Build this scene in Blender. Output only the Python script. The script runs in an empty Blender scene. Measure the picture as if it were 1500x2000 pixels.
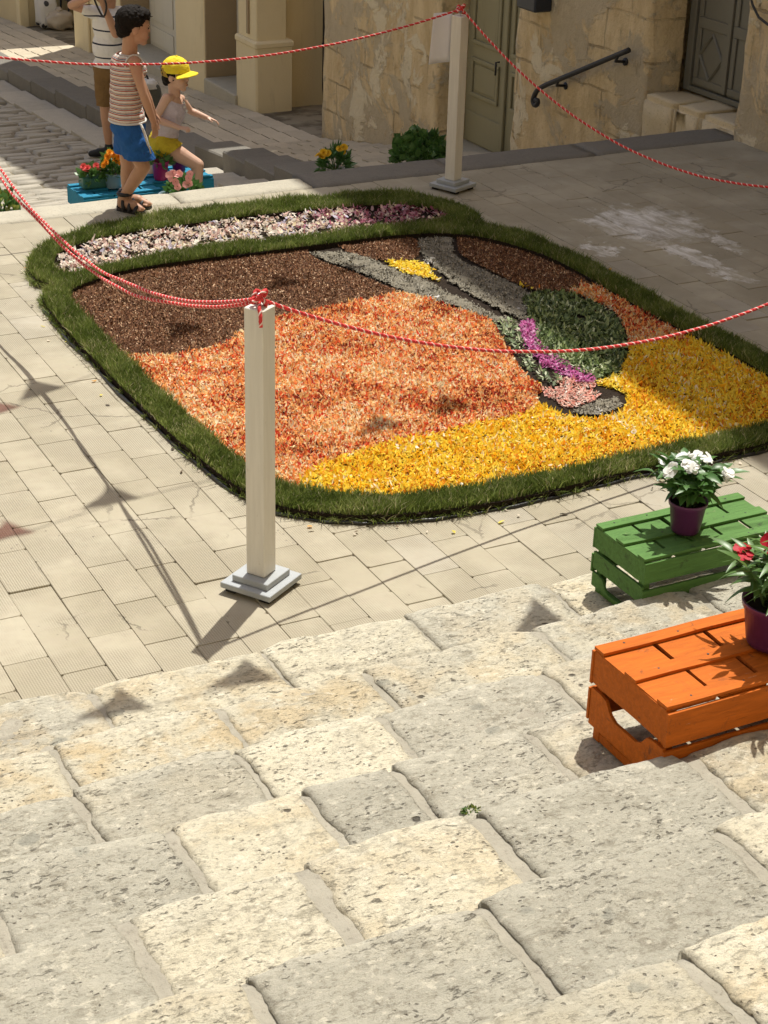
import bpy, bmesh, math, random
import numpy as np
from mathutils import Vector, Matrix, Euler
SC = bpy.context.scene
COL = SC.collection
rng = np.random.default_rng(11)
random.seed(11)
PI = math.pi

# ---------------------------------------------------------------- camera
FPX, PITCH, ROLL, YAW = 3400.0, 0.46120975, -0.02891536, 0.48588968   # focal length in photo pixels, angles
CAM = np.array([0.0, 0.0, 2.95])
def cam_axes():
    f = np.array([math.sin(YAW)*math.cos(PITCH), math.cos(YAW)*math.cos(PITCH), -math.sin(PITCH)])
    r = np.array([math.cos(YAW), -math.sin(YAW), 0.0]); d = np.cross(f, r)
    return math.cos(ROLL)*r + math.sin(ROLL)*d, -math.sin(ROLL)*r + math.cos(ROLL)*d, f
RT, DN, FW = cam_axes()
cd = bpy.data.cameras.new('camera'); cam = bpy.data.objects.new('camera', cd); COL.objects.link(cam)
cam.matrix_world = Matrix(((RT[0], -DN[0], -FW[0], CAM[0]), (RT[1], -DN[1], -FW[1], CAM[1]),
                           (RT[2], -DN[2], -FW[2], CAM[2]), (0, 0, 0, 1)))
cd.sensor_fit = 'HORIZONTAL'; cd.sensor_width = 36.0; cd.lens = 36.0*FPX/1500.0
cd.clip_start = 0.05; cd.clip_end = 400.0
SC.camera = cam
# measured points of the place: the ray of a photo pixel meets a real plane
def ray(x, y): return RT*((x-750)/FPX) + DN*((y-1000)/FPX) + FW
def PZ(x, y, z=0.0): d = ray(x, y); return CAM + d*((z-CAM[2])/d[2])
def PXp(x, y, X): d = ray(x, y); return CAM + d*(X/d[0])
def PYp(x, y, Y): d = ray(x, y); return CAM + d*(Y/d[1])
FH = np.array([math.sin(YAW), math.cos(YAW), 0.0])      # horizontal view direction
RH = np.array([math.cos(YAW), -math.sin(YAW), 0.0])     # horizontal image-right direction
def PD(x, y, dist): d = ray(x, y); return CAM + d*(dist/float(d @ FH))

# ---------------------------------------------------------------- light
SUN_DIR = np.array([0.322, 0.307, 1.0])                 # towards the sun, from the post's shadow
el = math.atan2(1.0, math.hypot(0.322, 0.307)); az = math.atan2(0.322, 0.307)
W = bpy.data.worlds.new("World"); SC.world = W; W.use_nodes = True
wn = W.node_tree; bg = wn.nodes['Background']
sky = wn.nodes.new('ShaderNodeTexSky'); sky.sky_type = 'NISHITA'; sky.sun_disc = False
sky.sun_elevation = el; sky.sun_rotation = az; sky.altitude = 300; sky.dust_density = 4.0; sky.air_density = 0.7; sky.ozone_density = 0.4
wn.links.new(sky.outputs[0], bg.inputs[0]); bg.inputs[1].default_value = 0.12
sd = bpy.data.lights.new('sun', 'SUN'); sd.energy = 4.2; sd.angle = math.radians(0.53); sd.color = (1.0, 0.965, 0.88)
so = bpy.data.objects.new('sun', sd); COL.objects.link(so); so.location = (6, 6, 18)
so.rotation_euler = Vector((-SUN_DIR[0], -SUN_DIR[1], -SUN_DIR[2])).to_track_quat('-Z', 'Y').to_euler()
vs = SC.view_settings; vs.view_transform = 'Standard'; vs.look = 'None'; vs.gamma = 1.0; vs.use_curve_mapping = False
vs.exposure = 0.38

# ---------------------------------------------------------------- naming
def tag(o, label=None, cat=None, group=None, kind=None):
    if label: o['label'] = label
    if cat: o['category'] = cat
    if group: o['group'] = group
    if kind: o['kind'] = kind
    return o
def wmat(o):
    m = o.matrix_basis.copy()
    while o.parent: o = o.parent; m = o.matrix_basis @ m
    return m
def thing(name, label=None, cat=None, loc=(0, 0, 0), rotz=0.0, group=None, kind=None, parent=None):
    o = bpy.data.objects.new(name, None); COL.objects.link(o)
    o.location = loc; o.rotation_euler = (0, 0, rotz); o.empty_display_size = 0.2
    if parent: o.parent = parent
    return tag(o, label, cat, group, kind)
def obj(name, mesh, mat=None, parent=None, world=False, loc=None):
    """links a mesh as one object; world=True: the mesh is written in world coordinates"""
    o = bpy.data.objects.new(name, mesh); COL.objects.link(o)
    if mat is not None and not mesh.materials:
        mesh.materials.append(mat)
    elif mat is not None and mesh.materials[0] != mat: o.material_slots[0].link = 'OBJECT'; o.material_slots[0].material = mat
    if parent:
        o.parent = parent
        if world: mesh.transform(wmat(parent).inverted())
    if loc is not None: o.location = loc
    return o
def dup_tree(o, parent=None):
    c = o.copy(); COL.objects.link(c); c.parent = parent
    for ch in list(o.children): dup_tree(ch, c)
    return c

# ---------------------------------------------------------------- noise
_perm = rng.permutation(256); _perm = np.concatenate([_perm, _perm, _perm])
_grad = rng.normal(size=(256, 3)); _grad /= np.linalg.norm(_grad, axis=1)[:, None]
def pn(x, y, z):
    x, y, z = np.broadcast_arrays(np.asarray(x, float), np.asarray(y, float), np.asarray(z, float))
    xi, yi, zi = np.floor(x).astype(int), np.floor(y).astype(int), np.floor(z).astype(int)
    xf, yf, zf = x-xi, y-yi, z-zi
    u, v, w = (t*t*t*(t*(t*6-15)+10) for t in (xf, yf, zf))
    def g(i, j, k):
        h = _perm[(_perm[(_perm[(xi+i) & 255] + yi + j) & 255] + zi + k) & 255]
        G = _grad[h]; return G[..., 0]*(xf-i) + G[..., 1]*(yf-j) + G[..., 2]*(zf-k)
    l = lambda a, b, t: a + t*(b-a)
    return l(l(l(g(0,0,0), g(1,0,0), u), l(g(0,1,0), g(1,1,0), u), v), l(l(g(0,0,1), g(1,0,1), u), l(g(0,1,1), g(1,1,1), u), v), w)*1.5
def fbm(x, y, z, oct=4, gain=0.5):
    a, s, f = 1.0, 0.0, 1.0
    for _ in range(oct): s = s + a*pn(np.asarray(x)*f, np.asarray(y)*f, np.asarray(z)*f); a *= gain; f *= 2.03
    return s

# ---------------------------------------------------------------- meshes
def mk(name, verts, faces, smooth=False):
    me = bpy.data.meshes.new(name); me.from_pydata([tuple(map(float, v)) for v in verts], [], [tuple(int(i) for i in f) for f in faces]); me.update()
    if smooth: me.polygons.foreach_set('use_smooth', [True]*len(me.polygons))
    return me
def mk_fast(name, verts, quads, cols=None, smooth=False):
    """verts (n,3), quads (m,k) arrays; cols (n,3) colour per vertex"""
    verts = np.asarray(verts, np.float32); quads = np.asarray(quads, np.int32)
    me = bpy.data.meshes.new(name); n, (m, k) = len(verts), quads.shape
    me.vertices.add(n); me.vertices.foreach_set('co', verts.ravel())
    me.loops.add(m*k); me.loops.foreach_set('vertex_index', quads.ravel())
    me.polygons.add(m); me.polygons.foreach_set('loop_start', np.arange(0, m*k, k, dtype=np.int32))
    me.polygons.foreach_set('loop_total', np.full(m, k, np.int32))
    if smooth: me.polygons.foreach_set('use_smooth', np.ones(m, bool))
    me.update(calc_edges=True); me.validate()
    if cols is not None:
        a = me.color_attributes.new('Col', 'FLOAT_COLOR', 'POINT')
        a.data.foreach_set('color', np.concatenate([np.asarray(cols, np.float32), np.ones((n, 1), np.float32)], 1).ravel())
    return me
class MB:
    """collects simple shapes into one mesh"""
    def __init__(s): s.v, s.f = [], []
    def add(s, v, f):
        n = len(s.v); s.v += [tuple(p) for p in v]; s.f += [tuple(i+n for i in q) for q in f]; return s
    def box(s, x0, x1, y0, y1, z0, z1, M=None):
        v = [(x, y, z) for z in (z0, z1) for y in (y0, y1) for x in (x0, x1)]
        if M is not None: v = [M @ Vector(p) for p in v]
        return s.add(v, [(0, 2, 3, 1), (4, 5, 7, 6), (0, 1, 5, 4), (2, 6, 7, 3), (0, 4, 6, 2), (1, 3, 7, 5)])
    def tube(s, pts, r, n=8, cap=True):
        pts = [np.asarray(p, float) for p in pts]; N = len(pts)
        rs = r if hasattr(r, '__len__') else [r]*N
        V = []; up = None
        for i in range(N):
            t = pts[min(i+1, N-1)] - pts[max(i-1, 0)]; t /= (np.linalg.norm(t)+1e-12)
            if up is None:
                up = np.cross(t, [0, 0, 1]) if abs(t[2]) < 0.9 else np.cross(t, [1, 0, 0])
            up = up - t*(up @ t); up /= np.linalg.norm(up); b = np.cross(t, up)
            for k in range(n):
                a = 2*PI*k/n; V.append(pts[i] + rs[i]*(math.cos(a)*up + math.sin(a)*b))
        F = [(i*n+k, i*n+(k+1) % n, (i+1)*n+(k+1) % n, (i+1)*n+k) for i in range(N-1) for k in range(n)]
        if cap: F += [tuple(range(n))[::-1], tuple((N-1)*n+k for k in range(n))]
        return s.add(V, F)
    def lathe(s, prof, n=24, c=(0, 0, 0), M=None):
        V = [(c[0]+r*math.cos(2*PI*k/n), c[1]+r*math.sin(2*PI*k/n), c[2]+z) for r, z in prof for k in range(n)]
        if M is not None: V = [M @ Vector(p) for p in V]
        F = [(i*n+k, i*n+(k+1) % n, (i+1)*n+(k+1) % n, (i+1)*n+k) for i in range(len(prof)-1) for k in range(n)]
        return s.add(V, F)
    def ell(s, c, r, n=12, m=8, M=None):
        V = []
        for i in range(m+1):
            ph = PI*i/m
            for k in range(n):
                a = 2*PI*k/n; p = Vector((r[0]*math.sin(ph)*math.cos(a), r[1]*math.sin(ph)*math.sin(a), r[2]*math.cos(ph)))
                if M is not None: p = M @ p
                V.append((c[0]+p[0], c[1]+p[1], c[2]+p[2]))
        return s.add(V, [(i*n+k, (i+1)*n+k, (i+1)*n+(k+1) % n, i*n+(k+1) % n) for i in range(m) for k in range(n)])
    def cap(s, p0, r0, p1, r1, n=14):
        p0, p1 = np.asarray(p0, float), np.asarray(p1, float); t = p1-p0; L = np.linalg.norm(t)+1e-9; t /= L
        pts, rs = [], []
        for a in np.linspace(-PI/2*0.96, 0, 5): pts.append(p0 + t*r0*math.sin(a)); rs.append(r0*math.cos(a))
        for a in np.linspace(0, PI/2*0.96, 5): pts.append(p1 + t*r1*math.sin(a)); rs.append(r1*math.cos(a))
        return s.tube(pts, rs, n)
    def prism(s, poly, y0, y1, M=None):
        """poly in (x,z), extruded along y"""
        n = len(poly); V = [(x, y0, z) for x, z in poly] + [(x, y1, z) for x, z in poly]
        if M is not None: V = [M @ Vector(p) for p in V]
        return s.add(V, [tuple(range(n)), tuple(range(2*n-1, n-1, -1))] + [(i, i+n, (i+1) % n+n, (i+1) % n) for i in range(n)])
    def mesh(s, name, smooth=False, bevel=0.0, seg=1, fix=True):
        me = mk(name, s.v, s.f, smooth)
        if bevel or fix:
            bm = bmesh.new(); bm.from_mesh(me)
            if bevel: bmesh.ops.bevel(bm, geom=list(bm.edges), offset=bevel, segments=seg, affect='EDGES', profile=0.6)
            bmesh.ops.recalc_face_normals(bm, faces=bm.faces); bm.to_mesh(me); bm.free()
            if smooth: me.polygons.foreach_set('use_smooth', [True]*len(me.polygons))
        return me
def boxm(name, x0, x1, y0, y1, z0, z1, bevel=0.0, M=None): return MB().box(x0, x1, y0, y1, z0, z1, M).mesh(name, bevel=bevel)
def hgrid(name, us, vs_, fn, smooth=True):
    """grid surface: fn(U,V) -> x,y,z arrays"""
    U, V = np.meshgrid(us, vs_); x, y, z = fn(U, V); n, m = len(us), len(vs_)
    v = np.stack([np.broadcast_to(x, U.shape), np.broadcast_to(y, U.shape), np.broadcast_to(z, U.shape)], -1).reshape(-1, 3)
    i, j = np.meshgrid(np.arange(n-1), np.arange(m-1)); a = (j*n+i).ravel()
    return mk_fast(name, v, np.stack([a, a+1, a+1+n, a+n], 1), smooth=smooth)
def spline(pts, n=8, closed=True):
    P = np.asarray(pts, float); N = len(P); out = []
    for i in range(N if closed else N-1):
        g = (lambda k: P[k % N]) if closed else (lambda k: P[min(max(k, 0), N-1)])
        p0, p1, p2, p3 = g(i-1), g(i), g(i+1), g(i+2)
        for t in np.linspace(0, 1, n, endpoint=False):
            out.append(0.5*((2*p1) + (p2-p0)*t + (2*p0-5*p1+4*p2-p3)*t*t + (3*p1-p0-3*p2+p3)*t**3))
    if not closed: out.append(P[-1])
    return np.array(out)
def inside(poly, x, y):
    poly = np.asarray(poly)[:, :2]; r = np.zeros(np.shape(x), bool); j = len(poly)-1
    for i in range(len(poly)):
        (xi, yi), (xj, yj) = poly[i], poly[j]
        c = ((yi > y) != (yj > y)); r ^= c & (x < (xj-xi)*(y-yi)/((yj-yi) if yj != yi else 1e-12)+xi); j = i
    return r

# ---------------------------------------------------------------- materials
class Nd:
    def __init__(s, name):
        s.m = bpy.data.materials.new(name); s.m.use_nodes = True; s.t = s.m.node_tree; s.t.nodes.clear()
        s.out = s.t.nodes.new('ShaderNodeOutputMaterial')
        g = s.t.nodes.new('ShaderNodeNewGeometry'); s.pos = g.outputs['Position']; s.nrm = g.outputs['Normal']
        o = s.t.nodes.new('ShaderNodeObjectInfo'); s.rnd = o.outputs['Random']; s.ocol = o.outputs['Color']
        s.tc = s.t.nodes.new('ShaderNodeTexCoord'); s.gen = s.tc.outputs['Generated']; s.loc = s.tc.outputs['Object']
    def put(s, sock, v):
        if hasattr(v, 'is_output'): s.t.links.new(v, sock)
        elif isinstance(v, (tuple, list)) and len(v) == 3 and sock.type == 'RGBA': sock.default_value = (*v, 1)
        else: sock.default_value = v
    def node(s, t, ins={}, **kw):
        n = s.t.nodes.new(t)
        for k, v in kw.items(): setattr(n, k, v)
        for k, v in ins.items(): s.put(n.inputs[k], v)
        return n
    def noise(s, vec, scale, detail=4, rough=0.55, dist=0.0):
        return s.node('ShaderNodeTexNoise', {'Vector': vec, 'Scale': scale, 'Detail': detail, 'Roughness': rough, 'Distortion': dist}).outputs['Fac']
    def vor(s, vec, scale, feature='F1', rnd=1.0, out='Distance'):
        return s.node('ShaderNodeTexVoronoi', {'Vector': vec, 'Scale': scale, 'Randomness': rnd}, feature=feature).outputs[out]
    def wave(s, vec, scale, dist=0.0, dirn='X', prof='SIN'):
        return s.node('ShaderNodeTexWave', {'Vector': vec, 'Scale': scale, 'Distortion': dist}, bands_direction=dirn, wave_profile=prof).outputs['Fac']
    def ma(s, op, a, b=0.5, c=0.5):
        n = s.node('ShaderNodeMath', operation=op); s.put(n.inputs[0], a); s.put(n.inputs[1], b); s.put(n.inputs[2], c); return n.outputs[0]
    def vm(s, op, a, b):
        n = s.node('ShaderNodeVectorMath', operation=op); s.put(n.inputs[0], a); s.put(n.inputs[1], b); return n.outputs[0]
    def step(s, f, a, b, lo=0.0, hi=1.0):
        return s.node('ShaderNodeMapRange', {'Value': f, 'From Min': a, 'From Max': b, 'To Min': lo, 'To Max': hi}, interpolation_type='SMOOTHSTEP').outputs[0]
    def mix(s, f, a, b, mode='MIX'):
        n = s.node('ShaderNodeMix', data_type='RGBA', blend_type=mode); s.put(n.inputs[0], f); s.put(n.inputs[6], a); s.put(n.inputs[7], b); return n.outputs[2]
    def sep(s, v): n = s.node('ShaderNodeSeparateXYZ', {0: v}); return n.outputs
    def cmb(s, x, y, z): return s.node('ShaderNodeCombineXYZ', {0: x, 1: y, 2: z}).outputs[0]
    def attr(s, name='Col'): return s.node('ShaderNodeAttribute', attribute_name=name).outputs
    def bump(s, h, strength=0.5, dist=0.01, nrm=None):
        d = {'Height': h, 'Strength': strength, 'Distance': dist}
        if nrm is not None: d['Normal'] = nrm
        return s.node('ShaderNodeBump', d).outputs[0]
    def done(s, color, rough=0.8, nrm=None, spec=0.3, metal=0.0, trans=0.0, tcol=None, coat=0.0):
        d = {'Base Color': color, 'Roughness': rough, 'Specular IOR Level': spec, 'Metallic': metal, 'Coat Weight': coat}
        if nrm is not None: d['Normal'] = nrm
        p = s.node('ShaderNodeBsdfPrincipled', d).outputs[0]
        if trans:
            t = s.node('ShaderNodeBsdfTranslucent', {'Color': tcol if tcol is not None else color}).outputs[0]
            x = s.node('ShaderNodeMixShader', {0: trans, 1: p, 2: t}); p = x.outputs[0]
        s.t.links.new(p, s.out.inputs[0]); return s.m
def plain(name, col, rough=0.7, var=0.12, scale=18, spec=0.3, metal=0.0, trans=0.0, bump=0.15, coat=0.0):
    n = Nd(name); f = n.noise(n.loc, scale, 5, 0.6)
    c = n.mix(f, tuple(x*(1-var) for x in col), tuple(min(1, x*(1+var)) for x in col))
    return n.done(c, rough, n.bump(n.noise(n.loc, scale*4, 4), bump, 0.004), spec, metal, trans, None, coat)

# ---- stone of the steps: cream limestone with grey patina, pits; object colour = (greyness, yellowness, brightness)
def step_stone():
    n = Nd('step_limestone'); oc = n.sep(n.ocol)
    P = n.vm('ADD', n.pos, n.cmb(n.ma('MULTIPLY', n.rnd, 37.0), n.ma('MULTIPLY', n.rnd, 11.0), 0.0))
    PS = n.vm('MULTIPLY', P, (0.45, 1.0, 1.0))            # bedding runs along the step
    warp = n.noise(P, 3.2, 5, 0.62, 0.6)
    g = n.step(n.ma('ADD', warp, n.ma('MULTIPLY', oc[0], 0.55)), 0.52, 0.86)
    cream = n.mix(n.noise(P, 9, 5, 0.6), (0.54, 0.49, 0.36), (0.72, 0.67, 0.525))
    grey = n.mix(n.noise(PS, 22, 6, 0.65), (0.385, 0.365, 0.295), (0.585, 0.555, 0.455))
    c = n.mix(g, cream, grey)
    yl = n.ma('MULTIPLY', oc[1], n.step(n.noise(P, 6, 4, 0.6, 0.4), 0.42, 0.62))
    c = n.mix(yl, c, (0.58, 0.44, 0.24))
    PR = n.vm('MULTIPLY', P, (0.72, 1.0, 1.0))
    mask = n.step(n.noise(P, 4.5, 5, 0.62), 0.36, 0.62)
    m1 = n.step(n.noise(PR, 26, 8, 0.76, 0.2), 0.49, 0.62); m2 = n.step(n.noise(PR, 85, 6, 0.74), 0.50, 0.64)   # grey mottling of weathered pores
    c = n.mix(n.ma('MULTIPLY', m1, n.ma('MULTIPLY', mask, 0.70)), c, (0.27, 0.245, 0.185))
    c = n.mix(n.ma('MULTIPLY', m2, 0.58), c, (0.23, 0.205, 0.155))
    pale = n.step(n.noise(PR, 40, 7, 0.72), 0.54, 0.66)
    c = n.mix(n.ma('MULTIPLY', pale, 0.55), c, (0.80, 0.75, 0.61))
    wob = n.vm('ADD', PR, n.cmb(n.ma('MULTIPLY', n.noise(P, 45, 4), 0.02), n.ma('MULTIPLY', n.noise(P, 41, 4), 0.02), 0.0))
    p1 = n.step(n.noise(n.vm('MULTIPLY', wob, (0.5, 1, 1)), 85, 6, 0.72), 0.575, 0.66); dens = n.step(n.noise(P, 3.4, 4, 0.6), 0.38, 0.62)
    v1 = n.vor(wob, 70); pit = n.ma('MAXIMUM', n.ma('MULTIPLY', p1, dens), n.ma('MULTIPLY', n.step(v1, 0.26, 0.12), n.step(n.noise(P, 10, 3), 0.52, 0.60)))
    v2 = n.vor(wob, 12); hole = n.ma('MULTIPLY', n.step(v2, 0.13, 0.07), n.step(n.noise(P, 3.3, 2), 0.57, 0.60))
    lich = n.ma('MULTIPLY', n.step(n.vor(wob, 9), 0.20, 0.15), n.step(n.noise(P, 2.7, 2), 0.58, 0.62)); c = n.mix(n.ma('MULTIPLY', lich, 0.6), c, (0.26, 0.26, 0.22))
    c = n.mix(n.ma('MULTIPLY', pit, 0.74), c, (0.12, 0.105, 0.085))
    c = n.mix(n.ma('MULTIPLY', hole, 0.85), c, (0.06, 0.05, 0.04))
    c = n.mix(1.0, c, n.cmb(oc[2], oc[2], oc[2]), 'MULTIPLY')
    wr = n.sep(n.attr()[0]); c = n.mix(n.ma('MULTIPLY', wr[0], 0.34), c, (0.76, 0.725, 0.60)); c = n.mix(n.ma('MULTIPLY', wr[1], 0.4), c, (0.19, 0.17, 0.13))
    h = n.ma('ADD', n.ma('MULTIPLY', n.noise(PR, 50, 9, 0.76), 1.0), n.ma('MULTIPLY', n.ma('ADD', pit, n.ma('MULTIPLY', hole, 1.6)), -0.55))
    return n.done(c, 0.9, n.bump(h, 0.95, 0.016), 0.2)
M_STEP = step_stone()

def mortar_mat():
    n = Nd('lime_mortar'); a = n.noise(n.pos, 11, 6, 0.65)
    c = n.mix(a, (0.23, 0.212, 0.17), (0.43, 0.40, 0.325)); s = n.step(n.noise(n.pos, 60, 6, 0.74), 0.54, 0.66)
    c = n.mix(n.ma('MULTIPLY', s, 0.6), c, (0.17, 0.15, 0.12))
    return n.done(c, 0.95, n.bump(n.noise(n.pos, 70, 6, 0.7), 0.7, 0.008), 0.15)
M_MORTAR = mortar_mat()

# ---- ribbed paving slabs of the square
def slab_mat():
    n = Nd('paving_limestone'); xyz = n.sep(n.pos)
    a = n.noise(n.pos, 1.7, 5, 0.6); b = n.noise(n.pos, 16, 6, 0.65)
    base = n.mix(n.rnd, (0.335, 0.30, 0.215), (0.42, 0.38, 0.285)); base = n.mix(n.ma('MULTIPLY', n.step(a, 0.40, 0.66), 0.5), base, (0.44, 0.405, 0.315))
    grey = n.step(n.rnd, 0.93, 0.97); base = n.mix(n.ma('MULTIPLY', grey, 0.65), base, (0.36, 0.335, 0.285))
    base = n.mix(n.step(b, 0.35, 0.75), base, n.mix(0.45, base, (0.36, 0.31, 0.24)))
    dark = n.step(n.noise(n.pos, 5.5, 4, 0.6), 0.64, 0.76); base = n.mix(n.ma('MULTIPLY', dark, 0.35), base, (0.30, 0.26, 0.2))
    # fine machine-cut ribs, worn away in patches
    rib = n.wave(n.cmb(xyz[0], 0.0, 0.0), 36.0, 0.0, 'X'); dot = n.wave(n.cmb(0.0, xyz[1], 0.0), 30.0, 0.0, 'Y')
    worn = n.step(n.noise(n.pos, 2.6, 4, 0.6), 0.66, 0.42)
    r = n.ma('MULTIPLY', n.ma('ADD', n.ma('MULTIPLY', rib, 0.7), n.ma('MULTIPLY', dot, 0.3)), worn)
    base = n.mix(n.ma('MULTIPLY', n.ma('SUBTRACT', worn, r), 0.72), base, (0.19, 0.165, 0.115))
    sp = n.step(n.vor(n.pos, 24), 0.15, 0.06); sp = n.ma('MULTIPLY', sp, n.step(n.noise(n.pos, 3.3, 2), 0.56, 0.62)); base = n.mix(n.ma('MULTIPLY', sp, 0.7), base, (0.12, 0.1, 0.09))
    cw = n.vm('ADD', n.pos, n.cmb(n.ma('MULTIPLY', n.noise(n.pos, 9, 4, .65), .12), n.ma('MULTIPLY', n.noise(n.pos, 8, 4, .65), .12), 0.0))
    crk = n.ma('MULTIPLY', n.step(n.vor(cw, 2.6, 'DISTANCE_TO_EDGE'), 0.016, 0.006), n.step(n.noise(n.pos, 1.9, 3, .5), 0.55, 0.60)); base = n.mix(n.ma('MULTIPLY', crk, 0.5), base, (0.09, 0.075, 0.055))
    st = n.step(n.noise(n.pos, 0.9, 5, .6), .45, .7); base = n.mix(n.ma('MULTIPLY', st, 0.38), base, (0.33, 0.29, 0.21))
    # white dust trodden into the right of the square
    ws = n.vm('ADD', n.pos, n.cmb(n.ma('MULTIPLY', n.noise(n.pos, 5, 5, 0.7), 0.5), n.ma('MULTIPLY', n.noise(n.pos, 4.4, 5, 0.7), 0.9), 0.0)); w = n.sep(ws)
    def blob(cx, cy, rx, ry, ang=0.0):
        dx, dy = n.ma('SUBTRACT', w[0], cx+0.25), n.ma('SUBTRACT', w[1], cy+0.45); ca, sa = math.cos(ang), math.sin(ang)
        ex = n.ma('DIVIDE', n.ma('ADD', n.ma('MULTIPLY', dx, ca), n.ma('MULTIPLY', dy, sa)), rx)
        ey = n.ma('DIVIDE', n.ma('SUBTRACT', n.ma('MULTIPLY', dy, ca), n.ma('MULTIPLY', dx, sa)), ry)
        return n.ma('ADD', n.ma('MULTIPLY', ex, ex), n.ma('MULTIPLY', ey, ey))
    d = n.ma('MINIMUM', n.ma('MINIMUM', blob(5.85, 7.98, 0.36, 0.34, -0.5), blob(5.76, 7.28, 0.09, 0.36, 0.05)), n.ma('MINIMUM', blob(5.36, 7.68, 0.10, 0.12), blob(6.06, 7.5, 0.07, 0.17)))
    wf = n.ma('MULTIPLY', n.step(d, 1.25, 0.35), n.step(n.noise(n.vm('MULTIPLY', n.pos, (1, 0.45, 1)), 10, 6, 0.7, 0.8), 0.32, 0.66))
    base = n.mix(n.ma('MULTIPLY', wf, 0.75), base, (0.84, 0.83, 0.80))
    h = n.ma('ADD', n.ma('ADD', n.ma('MULTIPLY', r, 0.35), n.ma('MULTIPLY', crk, -0.8)), n.ma('MULTIPLY', b, 0.7))
    return n.done(base, 0.85, n.bump(h, 0.5, 0.006), 0.25)
M_SLAB = slab_mat()
def dirt_mat():
    n = Nd('joint_dirt'); f = n.step(n.noise(n.pos, 2.3, 5, 0.65), 0.42, 0.62); c = n.mix(f, (0.27, 0.235, 0.17), (0.12, 0.10, 0.07))
    return n.done(c, 0.95, n.bump(n.noise(n.pos, 60, 5, 0.7), 0.5, 0.005), 0.1)
M_DIRT = dirt_mat()

def lava(name, a, b, rough=0.75):
    n = Nd(name); f = n.noise(n.pos, 7, 6, 0.65); P = n.vm('ADD', n.pos, n.cmb(n.rnd, n.rnd, n.rnd))
    c = n.mix(f, a, b); c = n.mix(n.ma('MULTIPLY', n.rnd, 0.35), c, tuple(x*1.35 for x in b))
    c = n.mix(n.ma('MULTIPLY', n.step(n.noise(P, 60, 5, 0.7), 0.55, 0.7), 0.5), c, tuple(x*0.4 for x in a))
    return n.done(c, rough, n.bump(n.noise(P, 50, 7, 0.7), 0.7, 0.01), 0.3)
M_LAVA = lava('lava_stone', (0.115, 0.105, 0.09), (0.20, 0.185, 0.155))
M_COBBLE = lava('street_basalt', (0.27, 0.245, 0.20), (0.47, 0.43, 0.35), 0.7)
M_PAVER = lava('sidewalk_stone', (0.40, 0.345, 0.25), (0.55, 0.48, 0.36), 0.85)
M_LEDGE = lava('ledge_limestone', (0.34, 0.315, 0.25), (0.50, 0.46, 0.365), 0.9)
M_EARTH = plain('earth', (0.16, 0.14, 0.105), 0.95, 0.3, 6)

# ================================================================ ground and street levels
ZP = [(-5, -0.12), (9.5, -0.12), (10.6, -0.45), (12.4, -0.89), (15.9, -1.6), (17.7, -1.72), (24.3, -2.26), (32, -2.8), (60, -4.2)]
ZS = [(-5, -0.40), (9.6, -0.40), (10.6, -0.50), (12.4, -1.00), (15.9, -1.76), (17.7, -1.88), (24.3, -2.42), (32, -2.96), (60, -4.36)]
def zp(y): return np.interp(y, [a for a, b in ZP], [b for a, b in ZP])
def zs(y): return np.interp(y, [a for a, b in ZS], [b for a, b in ZS])
o = obj('ground', hgrid('ground', np.linspace(-150, 150, 7), np.linspace(-150, 150, 7), lambda U, V: (U, V, U*0-6.5)), M_EARTH); tag(o, kind='structure')

# the street runs downhill away from the square
o = obj('street', hgrid('street', np.linspace(-14, 6.35, 60), np.concatenate([np.linspace(9.62, 32, 90), np.linspace(33, 60, 8)]),
    lambda U, V: (U, V, zs(V) - 0.03 + 0.012*fbm(U*0.8, V*0.8, 0, 3))), M_DIRT); tag(o, kind='structure')
def cobbles():
    vs_, fs = [], []; y = 9.66; row = 0
    while y < 31:
        d = rng.uniform(0.15, 0.21); x = 0.2 + rng.uniform(0, .3)
        while x < 6.0:
            w = rng.uniform(0.28, 0.55); g = 0.013; k = len(vs_); zc = rng.uniform(-0.008, 0.008); tl = rng.uniform(-0.012, 0.012)
            for (px, py, top) in [(x+g, y+g, 0), (x+w-g, y+g, 0), (x+w-g, y+d-g, 0), (x+g, y+d-g, 0), (x+g*2.2, y+g*2.2, 1), (x+w-g*2.2, y+g*2.2, 1), (x+w-g*2.2, y+d-g*2.2, 1), (x+g*2.2, y+d-g*2.2, 1)]:
                jx, jy = rng.uniform(-.012, .012, 2)
                vs_.append((px+jx, py+jy, zs(py) + (-0.05 if not top else zc + tl*(px-x)/w + rng.uniform(-.006, .006))))
            fs += [(k, k+1, k+5, k+4), (k+1, k+2, k+6, k+5), (k+2, k+3, k+7, k+6), (k+3, k, k+4, k+7), (k+4, k+5, k+6, k+7)]; x += w
        y += d; row += 1
    return mk_fast('street_cobbles', vs_, np.array(fs))
STREET = o
c = obj('street_cobbles', cobbles(), M_COBBLE, STREET); tag(c, kind='stuff')

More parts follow.
